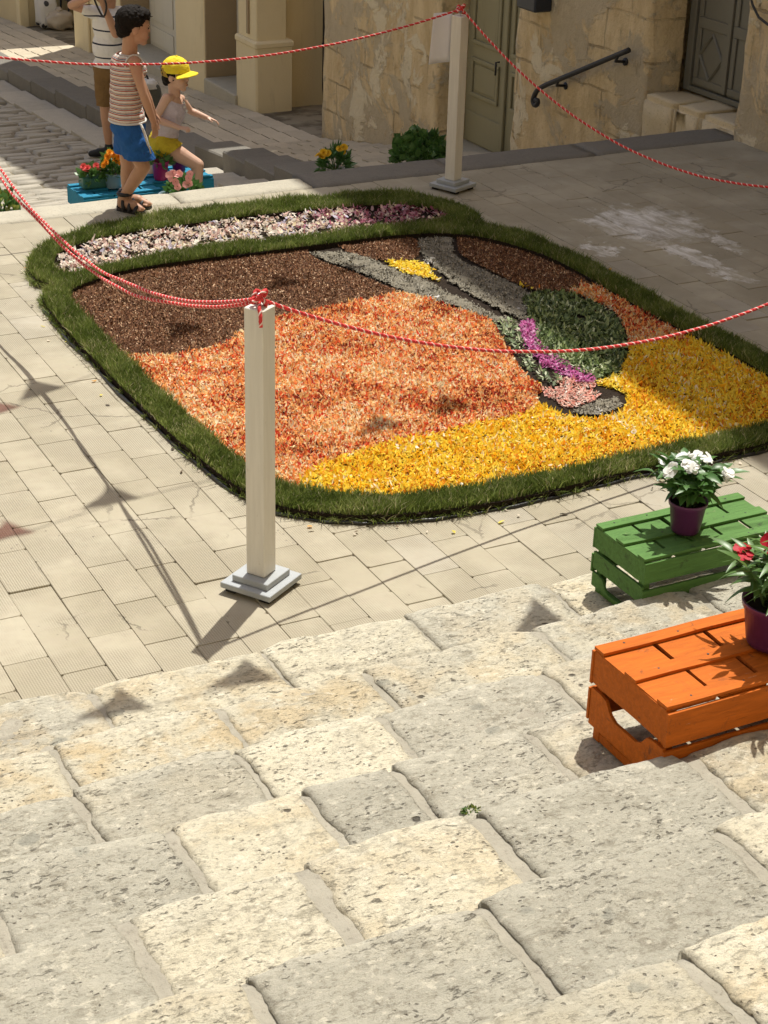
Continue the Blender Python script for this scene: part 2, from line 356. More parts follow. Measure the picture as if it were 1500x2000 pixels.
# sidewalk in front of the houses with small pavers, kerb of lava stone
SW = thing('sidewalk', kind='structure')
obj('mortar_bed', hgrid('bed', np.linspace(6.2, 8.9, 10), np.linspace(9.62, 34, 80), lambda U, V: (U, V, zp(V)-0.02+0.006*fbm(U*2, V*2, 3, 3))), M_DIRT, SW)
pavm = [boxm('paver_%d' % i, 0, 1, 0, 1, -1, 0) for i in range(3)]
np_ = 0; rest = MB(); y = 11.2
while y < 30:
    d = 0.30; x = 6.46
    while x < 7.64:
        w = min(0.235, 7.645-x)
        if w < 0.06: break
        z0, z1 = zp(y), zp(y+d); sh = (z1-z0)/d
        M = Matrix(((w-0.014, 0, 0, x+0.007), (0, d-0.03, 0, y+0.015), (0, sh*(d-0.03), 0.05, z0+rng.uniform(-.004, .004)), (0, 0, 0, 1)))
        if np_ < 290:
            q = obj('paver', pavm[np_ % 3], M_PAVER, SW); q.matrix_local = M; np_ += 1
        else: rest.box(0, 1, 0, 1, -1, 0, M)
        x += 0.238
    y += d
q = obj('far_pavers', rest.mesh('far_pavers'), M_PAVER, SW); tag(q, kind='stuff')
KB = thing('kerb', kind='structure')
def kx(y): return 6.10 - 0.22*max(0.0, 14.8-y)
y = 11.0
while y < 31:
    L = rng.uniform(0.95, 1.25); sk = (zp(y+L)-zp(y))/L; sx = (kx(y+L)-kx(y))/L; w = 0.40
    q = obj('kerb_stone', boxm('kerb_stone', 0, w, 0, L-0.012, -0.42, 0.012, 0.014), M_LAVA, KB); q.matrix_local = Matrix(((1, sx, 0, kx(y)), (0, 1, 0, y), (0, sk, 1, zp(y)+rng.uniform(-.01, .01)), (0, 0, 0, 1)))
    y += L
# gutter line of flat slabs along the kerb
y = 11.0; GU = thing('gutter', kind='structure')
while y < 30:
    L = rng.uniform(0.7, 1.0); sk = (zs(y+L)-zs(y))/L; sx = (kx(y+L)-kx(y))/L
    q = obj('gutter_slab', boxm('gutter_slab', -0.40, -0.01, 0, L-0.015, -0.06, 0.010, 0.006), M_COBBLE, GU)
    q.matrix_local = Matrix(((1, sx, 0, kx(y)), (0, 1, 0, y), (0, sk, 1, zs(y)), (0, 0, 0, 1))); y += L

# ================================================================ the square
PL = thing('square_paving', kind='structure')
obj('sand_bed', hgrid('bed', np.linspace(-6, 9.0, 60), np.linspace(4.2, 9.33, 30), lambda U, V: (U, V, -0.007+0.002*fbm(U*3, V*3, 7, 3))), M_DIRT, PL)
def slabm(seed, L=0.292, w=0.152):
    r = np.random.default_rng(seed); g = 0.0007; b = 0.0028
    def ring(z, ins):
        c = r.uniform(0.002, 0.013, 4); x0, x1, y0, y1 = g+ins, w-g-ins, g+ins, L-g-ins
        return [(x0+c[0], y0, z), (x1-c[1], y0, z), (x1, y0+c[1], z), (x1, y1-c[2], z), (x1-c[2], y1, z), (x0+c[3], y1, z), (x0, y1-c[3], z), (x0, y0+c[0], z)]
    v = ring(-0.03, 0) + ring(-b, 0)
    r2 = [(x+(0.5*b if x < w/2 else -0.5*b), y+(0.5*b if y < L/2 else -0.5*b), 0.0) for x, y, z in v[8:]]; v += r2
    f = [(i, (i+1) % 8, 8+(i+1) % 8, 8+i) for i in range(8)] + [(8+i, 8+(i+1) % 8, 16+(i+1) % 8, 16+i) for i in range(8)] + [tuple(range(16, 24))]
    return mk('paving_slab', v, f)
SLM = [slabm(s) for s in range(6)]
CARP = [(2.3, 5.4), (2.6, 5.25), (4.4, 5.2), (4.95, 5.5), (5.05, 8.4), (4.6, 8.95), (3.0, 8.95), (2.5, 8.6), (2.35, 8.0)]
cand = []; X0 = 1.455 - 0.1515*40
for i in range(100):
    x = X0 + 0.1515*i
    if x > 7.62 or x < -1.2: continue
    off = [0.0, 0.145, 0.06, 0.2, 0.1][i % 5] + 0.02*math.sin(i*1.7)
    y = 4.25 - 0.292 + off
    while y < 9.34:
        L = 9.347-y if y+0.292*1.5 > 9.347 else 0.292
        cx, cy = x+.075, y+L/2
        if L > 0.05 and y > 4.0 and not all(inside(CARP, np.array([cx+a, cx-a]), np.array([cy+b, cy-b])).all() for a in (.08,) for b in (.15,)):
            v = np.array([cx, cy, 0])-CAM; u = 750+FPX*(v@RT)/(v@FW); w = 1000+FPX*(v@DN)/(v@FW)
            vis = -80 < u < 1580 and -50 < w < 1500
            cand.append((0 if vis else 1, np.linalg.norm(v), x, y, L))
        y += 0.292 if L == 0.292 else 9
cand.sort(); far = MB()
for k, (nv, dist, x, y, L) in enumerate(cand):
    dz = rng.uniform(-0.0015, 0.0015); sx, sy = rng.uniform(-0.006, 0.006, 2)
    if rng.random() < 0.05: dz -= 0.003; sy *= 2
    M = Matrix(((1, 0, 0, x), (0, L/0.292, 0, y), (sx, sy, 1, dz), (0, 0, 0, 1)))
    if k < 298 and not nv:
        q = obj('paving_slab', SLM[k % 6], M_SLAB, PL); q.matrix_local = M
    else:
        me = SLM[k % 6]; far.add([M @ v.co for v in me.vertices], [tuple(p.vertices) for p in me.polygons])
q = obj('outer_slabs', far.mesh('outer_slabs', fix=False), M_SLAB, PL); tag(q, kind='stuff')

# ledge at the far side of the square: pale limestone on the left, dark lava stone on the right
LG = thing('ledge', kind='structure')
x = -3.0
while x < 7.6:
    dark = x > 4.30
    L = rng.uniform(0.75, 1.1)
    if not dark and x+L > 4.28: L = 4.40-x
    if x+L > 7.45: L = 7.63-x
    y1 = 9.60 + (0.10 if dark else 0.0)
    us, vs_ = np.linspace(0.006, L-0.006, 16), np.linspace(0, 1, 9); sd_ = rng.uniform(0, 50)
    def fn(U, V):
        Y = 9.352 + V*(y1-9.352) + 0.012*fbm(U*2+sd_, V*0, 1, 3)*(V > .9); e = np.minimum(np.minimum(V, 1-V)*(y1-9.35), np.minimum(U-.0, L-U)); r = 0.016
        return x+U, Y, 0.004 - r*(1-np.sqrt(np.clip(1-(1-np.clip(e/r, 0, 1))**2, 0, 1))) + 0.004*fbm(U*5+sd_, V*2, 2, 3)
    me = hgrid('ledge_slab', us, vs_, fn); bm = bmesh.new(); bm.from_mesh(me)
    ee = [e for e in bm.edges if e.is_boundary]; ret = bmesh.ops.extrude_edge_only(bm, edges=ee)
    for v in ret['geom']:
        if isinstance(v, bmesh.types.BMVert): v.co.z = -0.6 if v.co.y > 9.5 else -0.05
    bmesh.ops.recalc_face_normals(bm, faces=bm.faces); bm.to_mesh(me); bm.free()
    obj('ledge_slab', me, M_LAVA if dark else M_LEDGE, LG); x += L
obj('retaining_wall', boxm('retaining_wall', -6, 7.63, 9.37, 9.585, -3, -0.03), M_LEDGE, LG)

# ================================================================ the flight of steps
ST = thing('stone_steps', kind='structure')
RI, TR, Y00 = 0.14, 0.427, 4.515
JO = {0: [-.6, 0.1, 0.72, 1.353, 1.933, 2.467, 3.009, 3.62, 4.3, 5.0], 1: [-.5, 0.05, 0.55, 1.102, 1.603, 2.09, 2.695, 3.32, 3.95, 4.6], 2: [-.3, 0.28, 0.66, 1.034, 1.489, 1.916, 2.454, 3.05, 3.6, 4.2],
      3: [-.2, 0.25, 0.68, 1.141, 1.49, 1.74, 2.13, 2.72, 3.3, 3.9], 4: [-.4, 0.1, 0.46, 0.877, 1.286, 1.731, 2.31, 2.85, 3.4], 5: [-.3, 0.25, 0.6, 0.979, 1.479, 2.077, 2.6, 3.2],
      6: [-.4, 0.2, 0.65, 1.12, 1.66, 2.2, 2.8], 7: [-.2, 0.4, 0.9, 1.5, 2.0, 2.6], 8: [0, 0.5, 1.1, 1.7, 2.3]}
TONE = {(1, 3): (0.0, 0.65, 1.0), (1, 4): (0.1, 0.55, 0.98), (1, 2): (0.1, 0.5, 1.0), (1, 5): (0.25, 0.35, 1.0), (2, 4): (0.05, 0.0, 1.12), (2, 3): (0.45, 0.1, 0.98), (2, 2): (0.75, 0, 0.98), (2, 5): (0.8, 0, 1.0), (3, 4): (0.85, 0, 0.93),
        (3, 3): (0.05, 0.3, 1.08), (3, 2): (0.75, 0, 0.97), (3, 5): (0.6, 0, 1.0), (3, 6): (0.4, 0.3, 1), (4, 4): (0.0, 0.25, 1.12), (4, 3): (0.0, 0.05, 1.12), (4, 5): (0.85, 0, 0.97), (4, 2): (0.6, 0, 1.0), (4, 6): (0.3, 0.45, 1.05),
        (5, 4): (0.85, 0, 0.95), (5, 5): (0.0, 0.1, 1.12), (5, 3): (0.7, 0, 1.0), (5, 6): (0.2, 0.1, 1.1), (6, 3): (0.45, 0.1, 1.02), (6, 4): (0.0, 0.45, 1.2), (6, 5): (0.45, 0.2, 1.05)}
def step_block(x0, x1, y0, y1, zt, seed, fine, nose):
    w, d = x1-x0, y1-y0; s = 0.0085 if fine else 0.03
    us = np.linspace(0, w, max(8, int(w/s))); r1 = 0.017
    ts = np.concatenate([np.linspace(0, 1-0.09/d, max(6, int(d/s)), endpoint=False), np.linspace(1-0.09/d, 1, 12 if fine else 5)])
    wr = np.random.default_rng(int(seed*10)+5); hw = wr.uniform(0.6, 1.5)
    def fn(U, V):
        D = d*V
        # wavy outline of the block
        ex = 0.008*fbm(D*11+seed, seed*1.3, 1, 4, .6); ex2 = 0.008*fbm(D*11-seed, seed*2.1, 5, 4, .6)
        X = x0 + U + np.where(U < w/2, (1-2*U/w)*ex, (2*U/w-1)*ex2)
        Y = y0 + D + V**6*(0.012*1.5*fbm(X*4.5, seed*0.37, 3, 4) + nose)
        e = np.minimum(U, w-U); en = d-D
        rr = 0.0065+0.004*pn(D*9, seed, 2)
        side = rr*(1-np.sqrt(np.clip(1-(1-np.clip(e/rr, 0, 1))**2, 0, 1)))
        rn = r1*(1+0.5*pn(X*5, seed, 4)); front = rn*(1-np.sqrt(np.clip(1-(1-np.clip(en/rn, 0, 1))**2, 0, 1)))
        corner = 0.006*np.exp(-((e/0.05)**2 + (en/0.06)**2))*hw
        rel = 0.0050*fbm(X*4, Y*5, seed, 3)*hw + 0.0024*fbm(X*24, Y*28, seed+3, 3)
        rel = rel*(0.25+0.75*np.clip(e/0.07, 0, 1))
        if fine:
            q = fbm(X*60, Y*75, seed+9, 2); rel = rel - 0.0034*np.clip(q-0.25, 0, 1)*(0.4+1.0*np.clip(fbm(X*4, Y*4, seed+20, 2)+.3, 0, 1))
        return X, Y, zt - np.maximum(side, front) - corner + rel - 0.003*V**8
    me = hgrid('step_stone', us, ts, fn)
    Ug, Vg = np.meshgrid(us, ts); ed = np.minimum(np.minimum(Ug, w-Ug), d-d*Vg); nz = .5+.5*fbm((x0+Ug)*9, d*Vg*9+seed, 3, 4)
    wear = np.exp(-((d-d*Vg)/.045)**2)*np.clip(nz*1.3, 0, 1); grime = np.exp(-(np.minimum(Ug, w-Ug)/.014)**2)*np.clip(1.2-nz, 0, 1)
    ca = me.color_attributes.new('Col', 'FLOAT_COLOR', 'POINT'); ca.data.foreach_set('color', np.stack([wear, grime, wear*0, wear*0+1], -1).astype(np.float32).ravel())
    bm = bmesh.new(); bm.from_mesh(me); ee = [e for e in bm.edges if e.is_boundary]; ret = bmesh.ops.extrude_edge_only(bm, edges=ee)
    for v in ret['geom']:
        if isinstance(v, bmesh.types.BMVert): v.co.z = zt-0.19
    for f in bm.faces: f.smooth = True
    bmesh.ops.recalc_face_normals(bm, faces=bm.faces); bm.to_mesh(me); bm.free(); return me
for n in range(0, 9):
    zt = n*RI + (0.016 if n == 0 else 0); y1 = Y00 - n*TR; y0 = y1 - TR - 0.05; js = JO[n]
    for k in range(len(js)-1):
        gap = 0.012 if n < 3 else 0.016
        if n == 0: gap = 0.006
        if n in (4, 5): gap = rng.uniform(0.010, 0.030)
        x0, x1 = js[k]+gap*rng.uniform(.5, 1), js[k+1]-gap*rng.uniform(.5, 1)
        c_ = PZ(0, 0); v = np.array([(x0+x1)/2, (y0+y1)/2, zt])-CAM; u = 750+FPX*(v@RT)/(v@FW); q = 1000+FPX*(v@DN)/(v@FW)
        fine = -350 < u < 1850 and q < 2350
        nose = rng.uniform(-0.018, 0.006) if n else rng.uniform(-0.02, 0.02)
        if n == 4 and k >= 6: nose = -0.022
        o = obj('step_stone', step_block(x0, x1, y0, y1, zt + rng.uniform(-.0025, .0035), n*17+k*3.7, fine, nose), M_STEP, ST)
        o.color = (*TONE.get((n, k), (rng.choice([0.05, 0.3, 0.6, 0.75]), rng.choice([0, 0, .2, .4]), rng.uniform(0.95, 1.08))), 1)
    # lime mortar between the blocks
    us, vs_ = np.linspace(-0.9, 5.6, 380), np.linspace(y0, y1-0.014, 30); dn = 0.0070 if n else 0.006
    me = hgrid('mortar', us, vs_, lambda U, V: (U, V + 0.0*U, zt - dn - 0.016*np.clip((V-y1+0.075)/0.06, 0, 1)**2 + 0.0028*fbm(U*11, V*11, n, 4)))
    bm = bmesh.new(); bm.from_mesh(me); ee = [e for e in bm.edges if e.is_boundary]; ret = bmesh.ops.extrude_edge_only(bm, edges=ee)
    for v in ret['geom']:
        if isinstance(v, bmesh.types.BMVert): v.co.z = zt-0.3
    bmesh.ops.recalc_face_normals(bm, faces=bm.faces); bm.to_mesh(me); bm.free(); obj('mortar', me, M_MORTAR, ST)
m = MB()
for n in range(9, 16): m.box(-1.0, 5.0, Y00-(n+1)*TR-0.02, Y00-n*TR, n*RI-0.3, n*RI)
obj('upper_steps', m.mesh('upper_steps'), M_LEDGE, ST)
for n in range(0, 16):  # rough side of the flight, out of sight
    obj('side_block', boxm('side_block', 5.62 if n < 9 else 5.02, 7.6, Y00-(n+1)*TR-0.02, Y00-n*TR-0.01, -0.3, n*RI-0.002, 0.01), M_LEDGE, ST)

# ================================================================ the flower carpet
def petal_mat(name, trans=0.35, rough=0.6):
    n = Nd(name); c = n.attr()[0]
    return n.done(c, rough, None, 0.25, trans=trans)
M_PETAL = petal_mat('petals'); M_LEAFBIT = petal_mat('leaf_clippings', 0.2, 0.5); M_GRASS = petal_mat('turf_grass', 0.42, 0.6); M_CHIP = petal_mat('coffee_husk', 0.0, 0.75)
def soil_mat():
    n = Nd('dark_soil'); c = n.mix(n.noise(n.pos, 60, 6, 0.7), (0.012, 0.009, 0.007), (0.05, 0.036, 0.026))
    return n.done(c, 0.95, n.bump(n.noise(n.pos, 90, 6, 0.7), 1.0, 0.01), 0.1)
M_SOIL = soil_mat()
def sand_mat():
    n = Nd('grey_sand'); a = n.noise(n.pos, 9, 5, 0.6); b = n.noise(n.pos, 140, 5, 0.7)
    c = n.mix(a, (0.165, 0.15, 0.115), (0.30, 0.272, 0.21)); c = n.mix(n.ma('MULTIPLY', b, 0.6), c, (0.11, 0.095, 0.07))
    return n.done(c, 0.95, n.bump(b, 0.8, 0.006), 0.15)
M_SAND = sand_mat()
def brown_mat():
    n = Nd('coffee_grounds'); c = n.mix(n.noise(n.pos, 120, 6, 0.75), (0.05, 0.025, 0.014), (0.17, 0.09, 0.05))
    return n.done(c, 0.95, n.bump(n.noise(n.pos, 110, 6, 0.75), 1.0, 0.012), 0.1)
M_BROWN = brown_mat()

OUT = spline([(4.6, 9.0), (4.81, 8.90), (4.93, 8.72), (4.985, 8.52), (4.965, 8.34), (4.90, 8.22), (4.985, 8.08), (5.06, 7.85), (5.105, 7.5), (5.11, 7.0), (5.1, 6.5), (5.13, 6.0), (5.08, 5.5), (4.88, 5.2), (4.49, 5.11), (3.84, 5.115), (3.25, 5.09), (2.82, 5.14), (2.51, 5.29), (2.335, 5.57), (2.265, 6.32), (2.25, 7.42), (2.265, 7.82), (2.30, 8.03), (2.375, 8.16), (2.335, 8.28), (2.365, 8.48), (2.46, 8.70), (2.62, 8.85), (2.85, 8.96), (3.25, 9.06), (3.9, 9.08)], 8)
MAIN0 = spline([(2.45, 7.93), (2.62, 8.10), (2.95, 8.20), (3.82, 8.19), (4.4, 8.17), (4.70, 8.05), (4.86, 7.75), (4.92, 7.4), (4.90, 6.6), (4.93, 5.9), (4.88, 5.5), (4.66, 5.32), (4.07, 5.29), (3.3, 5.27), (2.76, 5.38), (2.50, 5.68), (2.44, 6.4), (2.43, 7.36)], 8)
STRIP0 = spline([(2.50, 8.40), (2.60, 8.62), (2.85, 8.76), (3.2, 8.81), (3.9, 8.83), (4.5, 8.76), (4.75, 8.62), (4.79, 8.42), (4.65, 8.38), (4.2, 8.40), (3.3, 8.43), (2.7, 8.34), (2.55, 8.30)], 8)
def grow(loop, d):
    t = np.roll(loop, -1, 0)-np.roll(loop, 1, 0); t /= np.linalg.norm(t, axis=1)[:, None]; nn = np.stack([t[:, 1], -t[:, 0]], 1); A = np.sum(loop[:, 0]*np.roll(loop[:, 1], -1)-np.roll(loop[:, 0], -1)*loop[:, 1]); return loop+nn*d*np.sign(A)
MAIN, STRIP = grow(MAIN0, .044), grow(STRIP0, .026)
FC = thing('flower_carpet', 'round-cornered carpet of orange, yellow and brown petals framed by turf on the square', 'flower carpet', (3.7, 7.0, 0))
def pxz(pts, z=0.03, n=4): return spline([PZ(x, y, z)[:2] for x, y in pts], n)
Z = {}
Z['brown_a'] = pxz([(130, 575), (240, 500), (420, 470), (600, 470), (625, 500), (680, 520), (740, 545), (800, 567), (700, 585), (600, 606), (500, 626), (450, 662), (390, 682), (330, 690), (235, 694), (150, 640)])
Z['brown_b'] = pxz([(668, 474), (740, 462), (812, 462), (815, 496), (765, 504), (700, 494)])
Z['brown_c'] = pxz([(886, 455), (960, 455), (1040, 480), (1130, 520), (1165, 552), (1105, 568), (1045, 560), (990, 541), (930, 510), (892, 488)])
Z['orange_a'] = pxz([(235, 694), (330, 690), (400, 680), (450, 661), (500, 626), (600, 606), (700, 585), (800, 570), (870, 592), (925, 606), (965, 622), (988, 650), (1005, 685), (1025, 722), (1060, 752), (1052, 785), (1030, 803), (960, 816), (880, 836), (800, 852), (720, 872), (660, 892), (620, 907), (590, 932), (560, 975), (480, 950), (380, 860), (270, 740)])
Z['orange_b'] = pxz([(1110, 568), (1160, 552), (1240, 590), (1340, 655), (1290, 662), (1226, 674), (1216, 640), (1190, 602), (1150, 582)])
Z['sand_a'] = pxz([(610, 488), (660, 486), (720, 498), (770, 522), (830, 541), (880, 566), (940, 596), (1000, 621), (1018, 630), (985, 625), (930, 606), (870, 586), (800, 565), (740, 540), (680, 515), (632, 502)], 0.035)
Z['sand_b'] = pxz([(822, 462), (880, 460), (888, 490), (920, 512), (980, 537), (1028, 562), (1044, 578), (1026, 600), (1036, 616), (1000, 610), (945, 580), (885, 545), (848, 512), (826, 490)], 0.035)
Z['sand_c'] = pxz([(1122, 795), (1158, 781), (1198, 771), (1211, 784), (1188, 797), (1144, 802)], 0.035)
Z['gold_a'] = pxz([(758, 506), (800, 506), (826, 509), (851, 535), (856, 543), (820, 532), (790, 526)])
Z['gold_b'] = pxz([(1166, 738), (1215, 727), (1224, 760), (1192, 748)])
Z['green_a'] = pxz([(1022, 582), (1060, 568), (1110, 571), (1150, 586), (1188, 606), (1214, 640), (1220, 680), (1208, 714), (1170, 734), (1120, 722), (1074, 698), (1048, 668), (1056, 640), (1032, 604)])
Z['green_b'] = pxz([(968, 624), (1002, 624), (1015, 650), (1032, 690), (1052, 718), (1104, 740), (1080, 747), (1030, 716), (1004, 682), (984, 650)])
Z['magenta'] = pxz([(1020, 627), (1046, 630), (1052, 665), (1082, 690), (1122, 714), (1162, 738), (1140, 746), (1090, 723), (1045, 696), (1021, 660)])
Z['pink_a'] = pxz([(1090, 733), (1162, 741), (1152, 752), (1095, 746)])
Z['pink_b'] = pxz([(1064, 756), (1110, 750), (1172, 764), (1150, 781), (1110, 787), (1082, 771)])
WHITE = [pxz(q) for q in ([(832, 498), (852, 502), (850, 513), (830, 510)], [(1028, 626), (1044, 622), (1044, 634), (1026, 634)], [(1015, 590), (1030, 590), (1028, 600), (1012, 600)], [(1168, 796), (1178, 796), (1178, 803), (1168, 803)], [(838, 573), (858, 578), (850, 585), (832, 578)])]

def undul(x, y): return 0.012 + 0.006*fbm(x*5, y*5, 4, 3)
def outline_wall(loop, z0, z1, inward=0.0):
    n = len(loop); v = [(x, y, z0) for x, y in loop] + [(x, y, z1) for x, y in loop]
    return v, [(i, (i+1) % n, n+(i+1) % n, n+i) for i in range(n)]
def region_mesh(name, test, zf, step=0.018, bounds=(2.2, 5.2, 5.05, 9.15)):
    xs, ys = np.arange(bounds[0], bounds[1], step), np.arange(bounds[2], bounds[3], step)
    Xg, Yg = np.meshgrid(xs, ys); keep = test(Xg+step/2, Yg+step/2)[:-1, :-1]; n = len(xs)
    j, i = np.nonzero(keep); a = j*n+i; q = np.stack([a, a+1, a+1+n, a+n], 1); used, inv = np.unique(q, return_inverse=True)
    v = np.stack([Xg.ravel(), Yg.ravel(), zf(Xg, Yg).ravel()], 1)[used]
    v[:, :2] += rng.uniform(-step*.3, step*.3, (len(v), 2)); return mk_fast(name, v, inv.reshape(q.shape), smooth=True)
def part(name, me, mat, kind=None):
    o = obj(name, me, mat, FC, world=True); return tag(o, kind=kind)
m = MB(); m.add(*outline_wall(OUT[::-1], 0.001, 0.034)); m.add(*outline_wall(MAIN, 0.0, 0.036)); m.add(*outline_wall(STRIP, 0.0, 0.036))
part('sod_edge', m.mesh('sod_edge'), M_SOIL)
insod = lambda x, y: inside(OUT, x, y) & ~inside(MAIN, x, y) & ~inside(STRIP, x, y)
part('sod', region_mesh('sod', insod, lambda x, y: 0.033+0.006*fbm(x*20, y*20, 1, 2)), M_SOIL)
part('soil_bed', region_mesh('soil_bed', lambda x, y: inside(MAIN, x, y) | inside(STRIP, x, y), lambda x, y: undul(x, y)-0.006+0.003*fbm(x*40, y*40, 2, 2), 0.014), M_SOIL)

def jgrid(dens, test, bounds=(2.2, 5.2, 5.05, 9.15)):
    s = 1/math.sqrt(dens); xs, ys = np.arange(bounds[0], bounds[1], s), np.arange(bounds[2], bounds[3], s)
    X, Y = np.meshgrid(xs, ys); X = X.ravel()+rng.uniform(-.6, .6, X.size)*s; Y = Y.ravel()+rng.uniform(-.6, .6, Y.size)*s
    k = test(X, Y); return X[k], Y[k]
def petals(name, x, y, L, Wd, pal, wts, lift=0.006, tilt=0.45, bright=0.22, base=None, patch=0.0):
    """curled petals, three points each side; pal: colours"""
    n = len(x); th = rng.uniform(0, 2*PI, n); l = L*rng.uniform(.5, 1.5, n)*(1+.5*(rng.random(n) < .07)); w = Wd*rng.uniform(.55, 1.45, n)
    z0 = (undul(x, y) if base is None else base(x, y)) + lift*rng.random(n)*1.6
    tx, ty = rng.normal(0, tilt, n), rng.normal(0, tilt, n); curl = rng.uniform(-.25, .5, n)
    A = np.zeros((n, 6, 3))
    loc = [(-.5, -.28, 1), (-.5, .28, 1), (0, -.5, 0), (0, .5, 0), (.5, -.2, 1), (.5, .2, 1)]
    for k, (a, b, c) in enumerate(loc):
        px, py, pz = a*l, b*w, c*curl*l*.5
        pz = pz + np.tan(np.clip(tx, -1, 1))*px + np.tan(np.clip(ty, -1, 1))*py
        A[:, k, 0] = x + px*np.cos(th) - py*np.sin(th); A[:, k, 1] = y + px*np.sin(th) + py*np.cos(th); A[:, k, 2] = z0 + np.maximum(pz, -0.006)
    q = np.arange(n)[:, None]*6; quads = np.concatenate([q+[0, 2, 3, 1], q+[2, 4, 5, 3]], 0)
    pal = np.array(pal, float); wts = np.array(wts, float)
    if patch:
        pp = fbm(x*3.1, y*3.1, 8, 3)*patch; idx = np.clip(np.searchsorted(np.cumsum(wts)/wts.sum(), np.clip(rng.random(n)+pp, 0, .9999)), 0, len(pal)-1)
    else: idx = rng.choice(len(pal), n, p=wts/wts.sum())
    c = pal[idx]*(1+rng.uniform(-bright, bright, (n, 1))); c = np.repeat(np.clip(c, 0, .95), 6, 0)
    return mk_fast(name, A.reshape(-1, 3), quads, c)
inM = lambda x, y: inside(MAIN, x, y)
def zone(*ks, edge=0.035):
    """inside these zones, with a ragged edge"""
    def t(x, y):
        jx, jy = x+edge*fbm(x*14, y*14, 3, 3)*.6+rng.normal(0, .007, np.shape(x)), y+edge*fbm(x*14, y*14, 9, 3)*.6+rng.normal(0, .007, np.shape(x)); r = np.zeros(np.shape(x), bool)
        for k in ks: r |= inside(Z[k], jx, jy)
        return r & inM(x, y)
    return t
def notin(*ks):
    def t(x, y):
        r = np.ones(np.shape(x), bool)
        for k in ks: r &= ~inside(Z[k], x, y)
        return r
    return t
DK = [k for k in Z if k.startswith(('sand', 'gold', 'green', 'magenta', 'pink'))]
# dark contour lines round the drawn figure stay bare soil
FIG = [pxz([(600, 480), (660, 478), (730, 492), (815, 530), (822, 455), (886, 452), (898, 488), (930, 508), (985, 536), (1040, 560), (1110, 564), (1155, 580), (1196, 600), (1222, 640), (1228, 685), (1214, 718), (1216, 750), (1226, 778), (1205, 804), (1140, 814), (1085, 800), (1050, 775), (1058, 750), (1020, 722), (1000, 690), (978, 655), (960, 625), (925, 610), (860, 590), (800, 570), (735, 546), (675, 520), (625, 505)], n=3)]
infig = lambda x, y: inside(FIG[0], x, y)
YEL = lambda x, y: inM(x, y) & ~infig(x, y)
nb = zone('brown_a', 'brown_b', 'brown_c', edge=.02)
brown = lambda x, y: nb(x, y) & (~infig(x, y) | inside(Z['brown_b'], x, y))
part('coffee_grounds', region_mesh('coffee_grounds', brown, lambda x, y: undul(x, y)+0.003+0.003*fbm(x*50, y*50, 3, 2), 0.012), M_BROWN, 'stuff')
x, y = jgrid(30000, brown)
part('coffee_husks', petals('coffee_husks', x, y, .0085, .005, [(.095, .040, .020), (.185, .082, .040), (.28, .135, .066), (.40, .24, .13), (.68, .48, .31)], [.26, .32, .24, .12, .06], .004, .7), M_CHIP, 'stuff')
no = zone('orange_a', 'orange_b'); orange = lambda x, y: no(x, y) & ~infig(x, y)
OPAL = [(.90, .78, .54), (.89, .64, .32), (.87, .48, .17), (.82, .31, .085), (.74, .15, .045), (.58, .045, .02), (.24, .03, .015)]
x, y = jgrid(24000, orange)
part('orange_petals', petals('orange_petals', x, y, .0145, .0075, OPAL, [.15, .20, .20, .17, .14, .09, .05], .012, .8, .24, None, .35), M_PETAL, 'stuff')
oz = [Z['orange_a'], Z['orange_b'], Z['brown_a'], Z['brown_b'], Z['brown_c']]
ylw = lambda x, y: YEL(x, y) & ~no(x, y) & ~nb(x, y) & ((y < 6.6) | (x > 4.4)) & (y < 7.3)
YPAL = [(.90, .82, .50), (.89, .70, .08), (.88, .60, .03), (.85, .46, .015), (.76, .29, .01), (.60, .17, .01)]
x, y = jgrid(17000, ylw)
part('yellow_petals', petals('yellow_petals', x, y, .019, .0075, YPAL, [.06, .36, .30, .17, .08, .03], .011, .7, .15, None, .15), M_PETAL, 'stuff')
x, y = jgrid(450, lambda X, Y: ylw(X, Y) & (fbm(X*3, Y*3, 1, 2) > 0.15))
part('pale_petals', petals('pale_petals', x, y, .022, .014, [(.88, .8, .66), (.86, .70, .5)], [1, 1], .014, .4), M_PETAL, 'stuff')
for k in ('sand_a', 'sand_b', 'sand_c'):
    t = zone(k, edge=.025)
    part('grey_sand', region_mesh('grey_sand', t, lambda x, y: undul(x, y)+0.008+0.007*fbm(x*14, y*14, 5, 4), 0.008), M_SAND, 'stuff')
x, y = jgrid(24000, lambda X, Y: (zone('sand_a', 'sand_b', 'sand_c', edge=.03)(X, Y)) & (fbm(X*6, Y*6, 2, 3) > -.45))
part('sand_grains', petals('sand_grains', x, y, .008, .006, [(.10, .09, .07), (.20, .18, .14), (.30, .275, .22), (.42, .39, .32)], [.25, .35, .28, .12], .007, .6), M_CHIP, 'stuff')
def small(name, ks, dens, L, Wd, pal, w, mat=M_PETAL, lift=.006, tl=.45):
    x, y = jgrid(dens, zone(*ks, edge=.022)); part(name, petals(name, x, y, L, Wd, pal, w, lift, tl), mat, 'stuff')
small('gold_petals', ('gold_a', 'gold_b'), 17000, .019, .009, YPAL, [.1, .5, .3, .08, .02, 0])
def glit(x, y): return inside(Z['green_a'], x, y) | inside(Z['green_b'], x, y)
x, y = jgrid(9500, zone('green_a', edge=.03))
hole = np.hypot(x-PZ(1132, 628)[0], y-PZ(1132, 628)[1]) > .045
x, y = x[hole], y[hole]
part('green_leaf_bits', petals('green_leaf_bits', x, y, .026, .011, [(.06, .09, .03), (.13, .18, .06), (.21, .27, .10), (.33, .39, .18), (.56, .60, .38)], [.26, .30, .24, .14, .06], .014, .6), M_LEAFBIT, 'stuff')
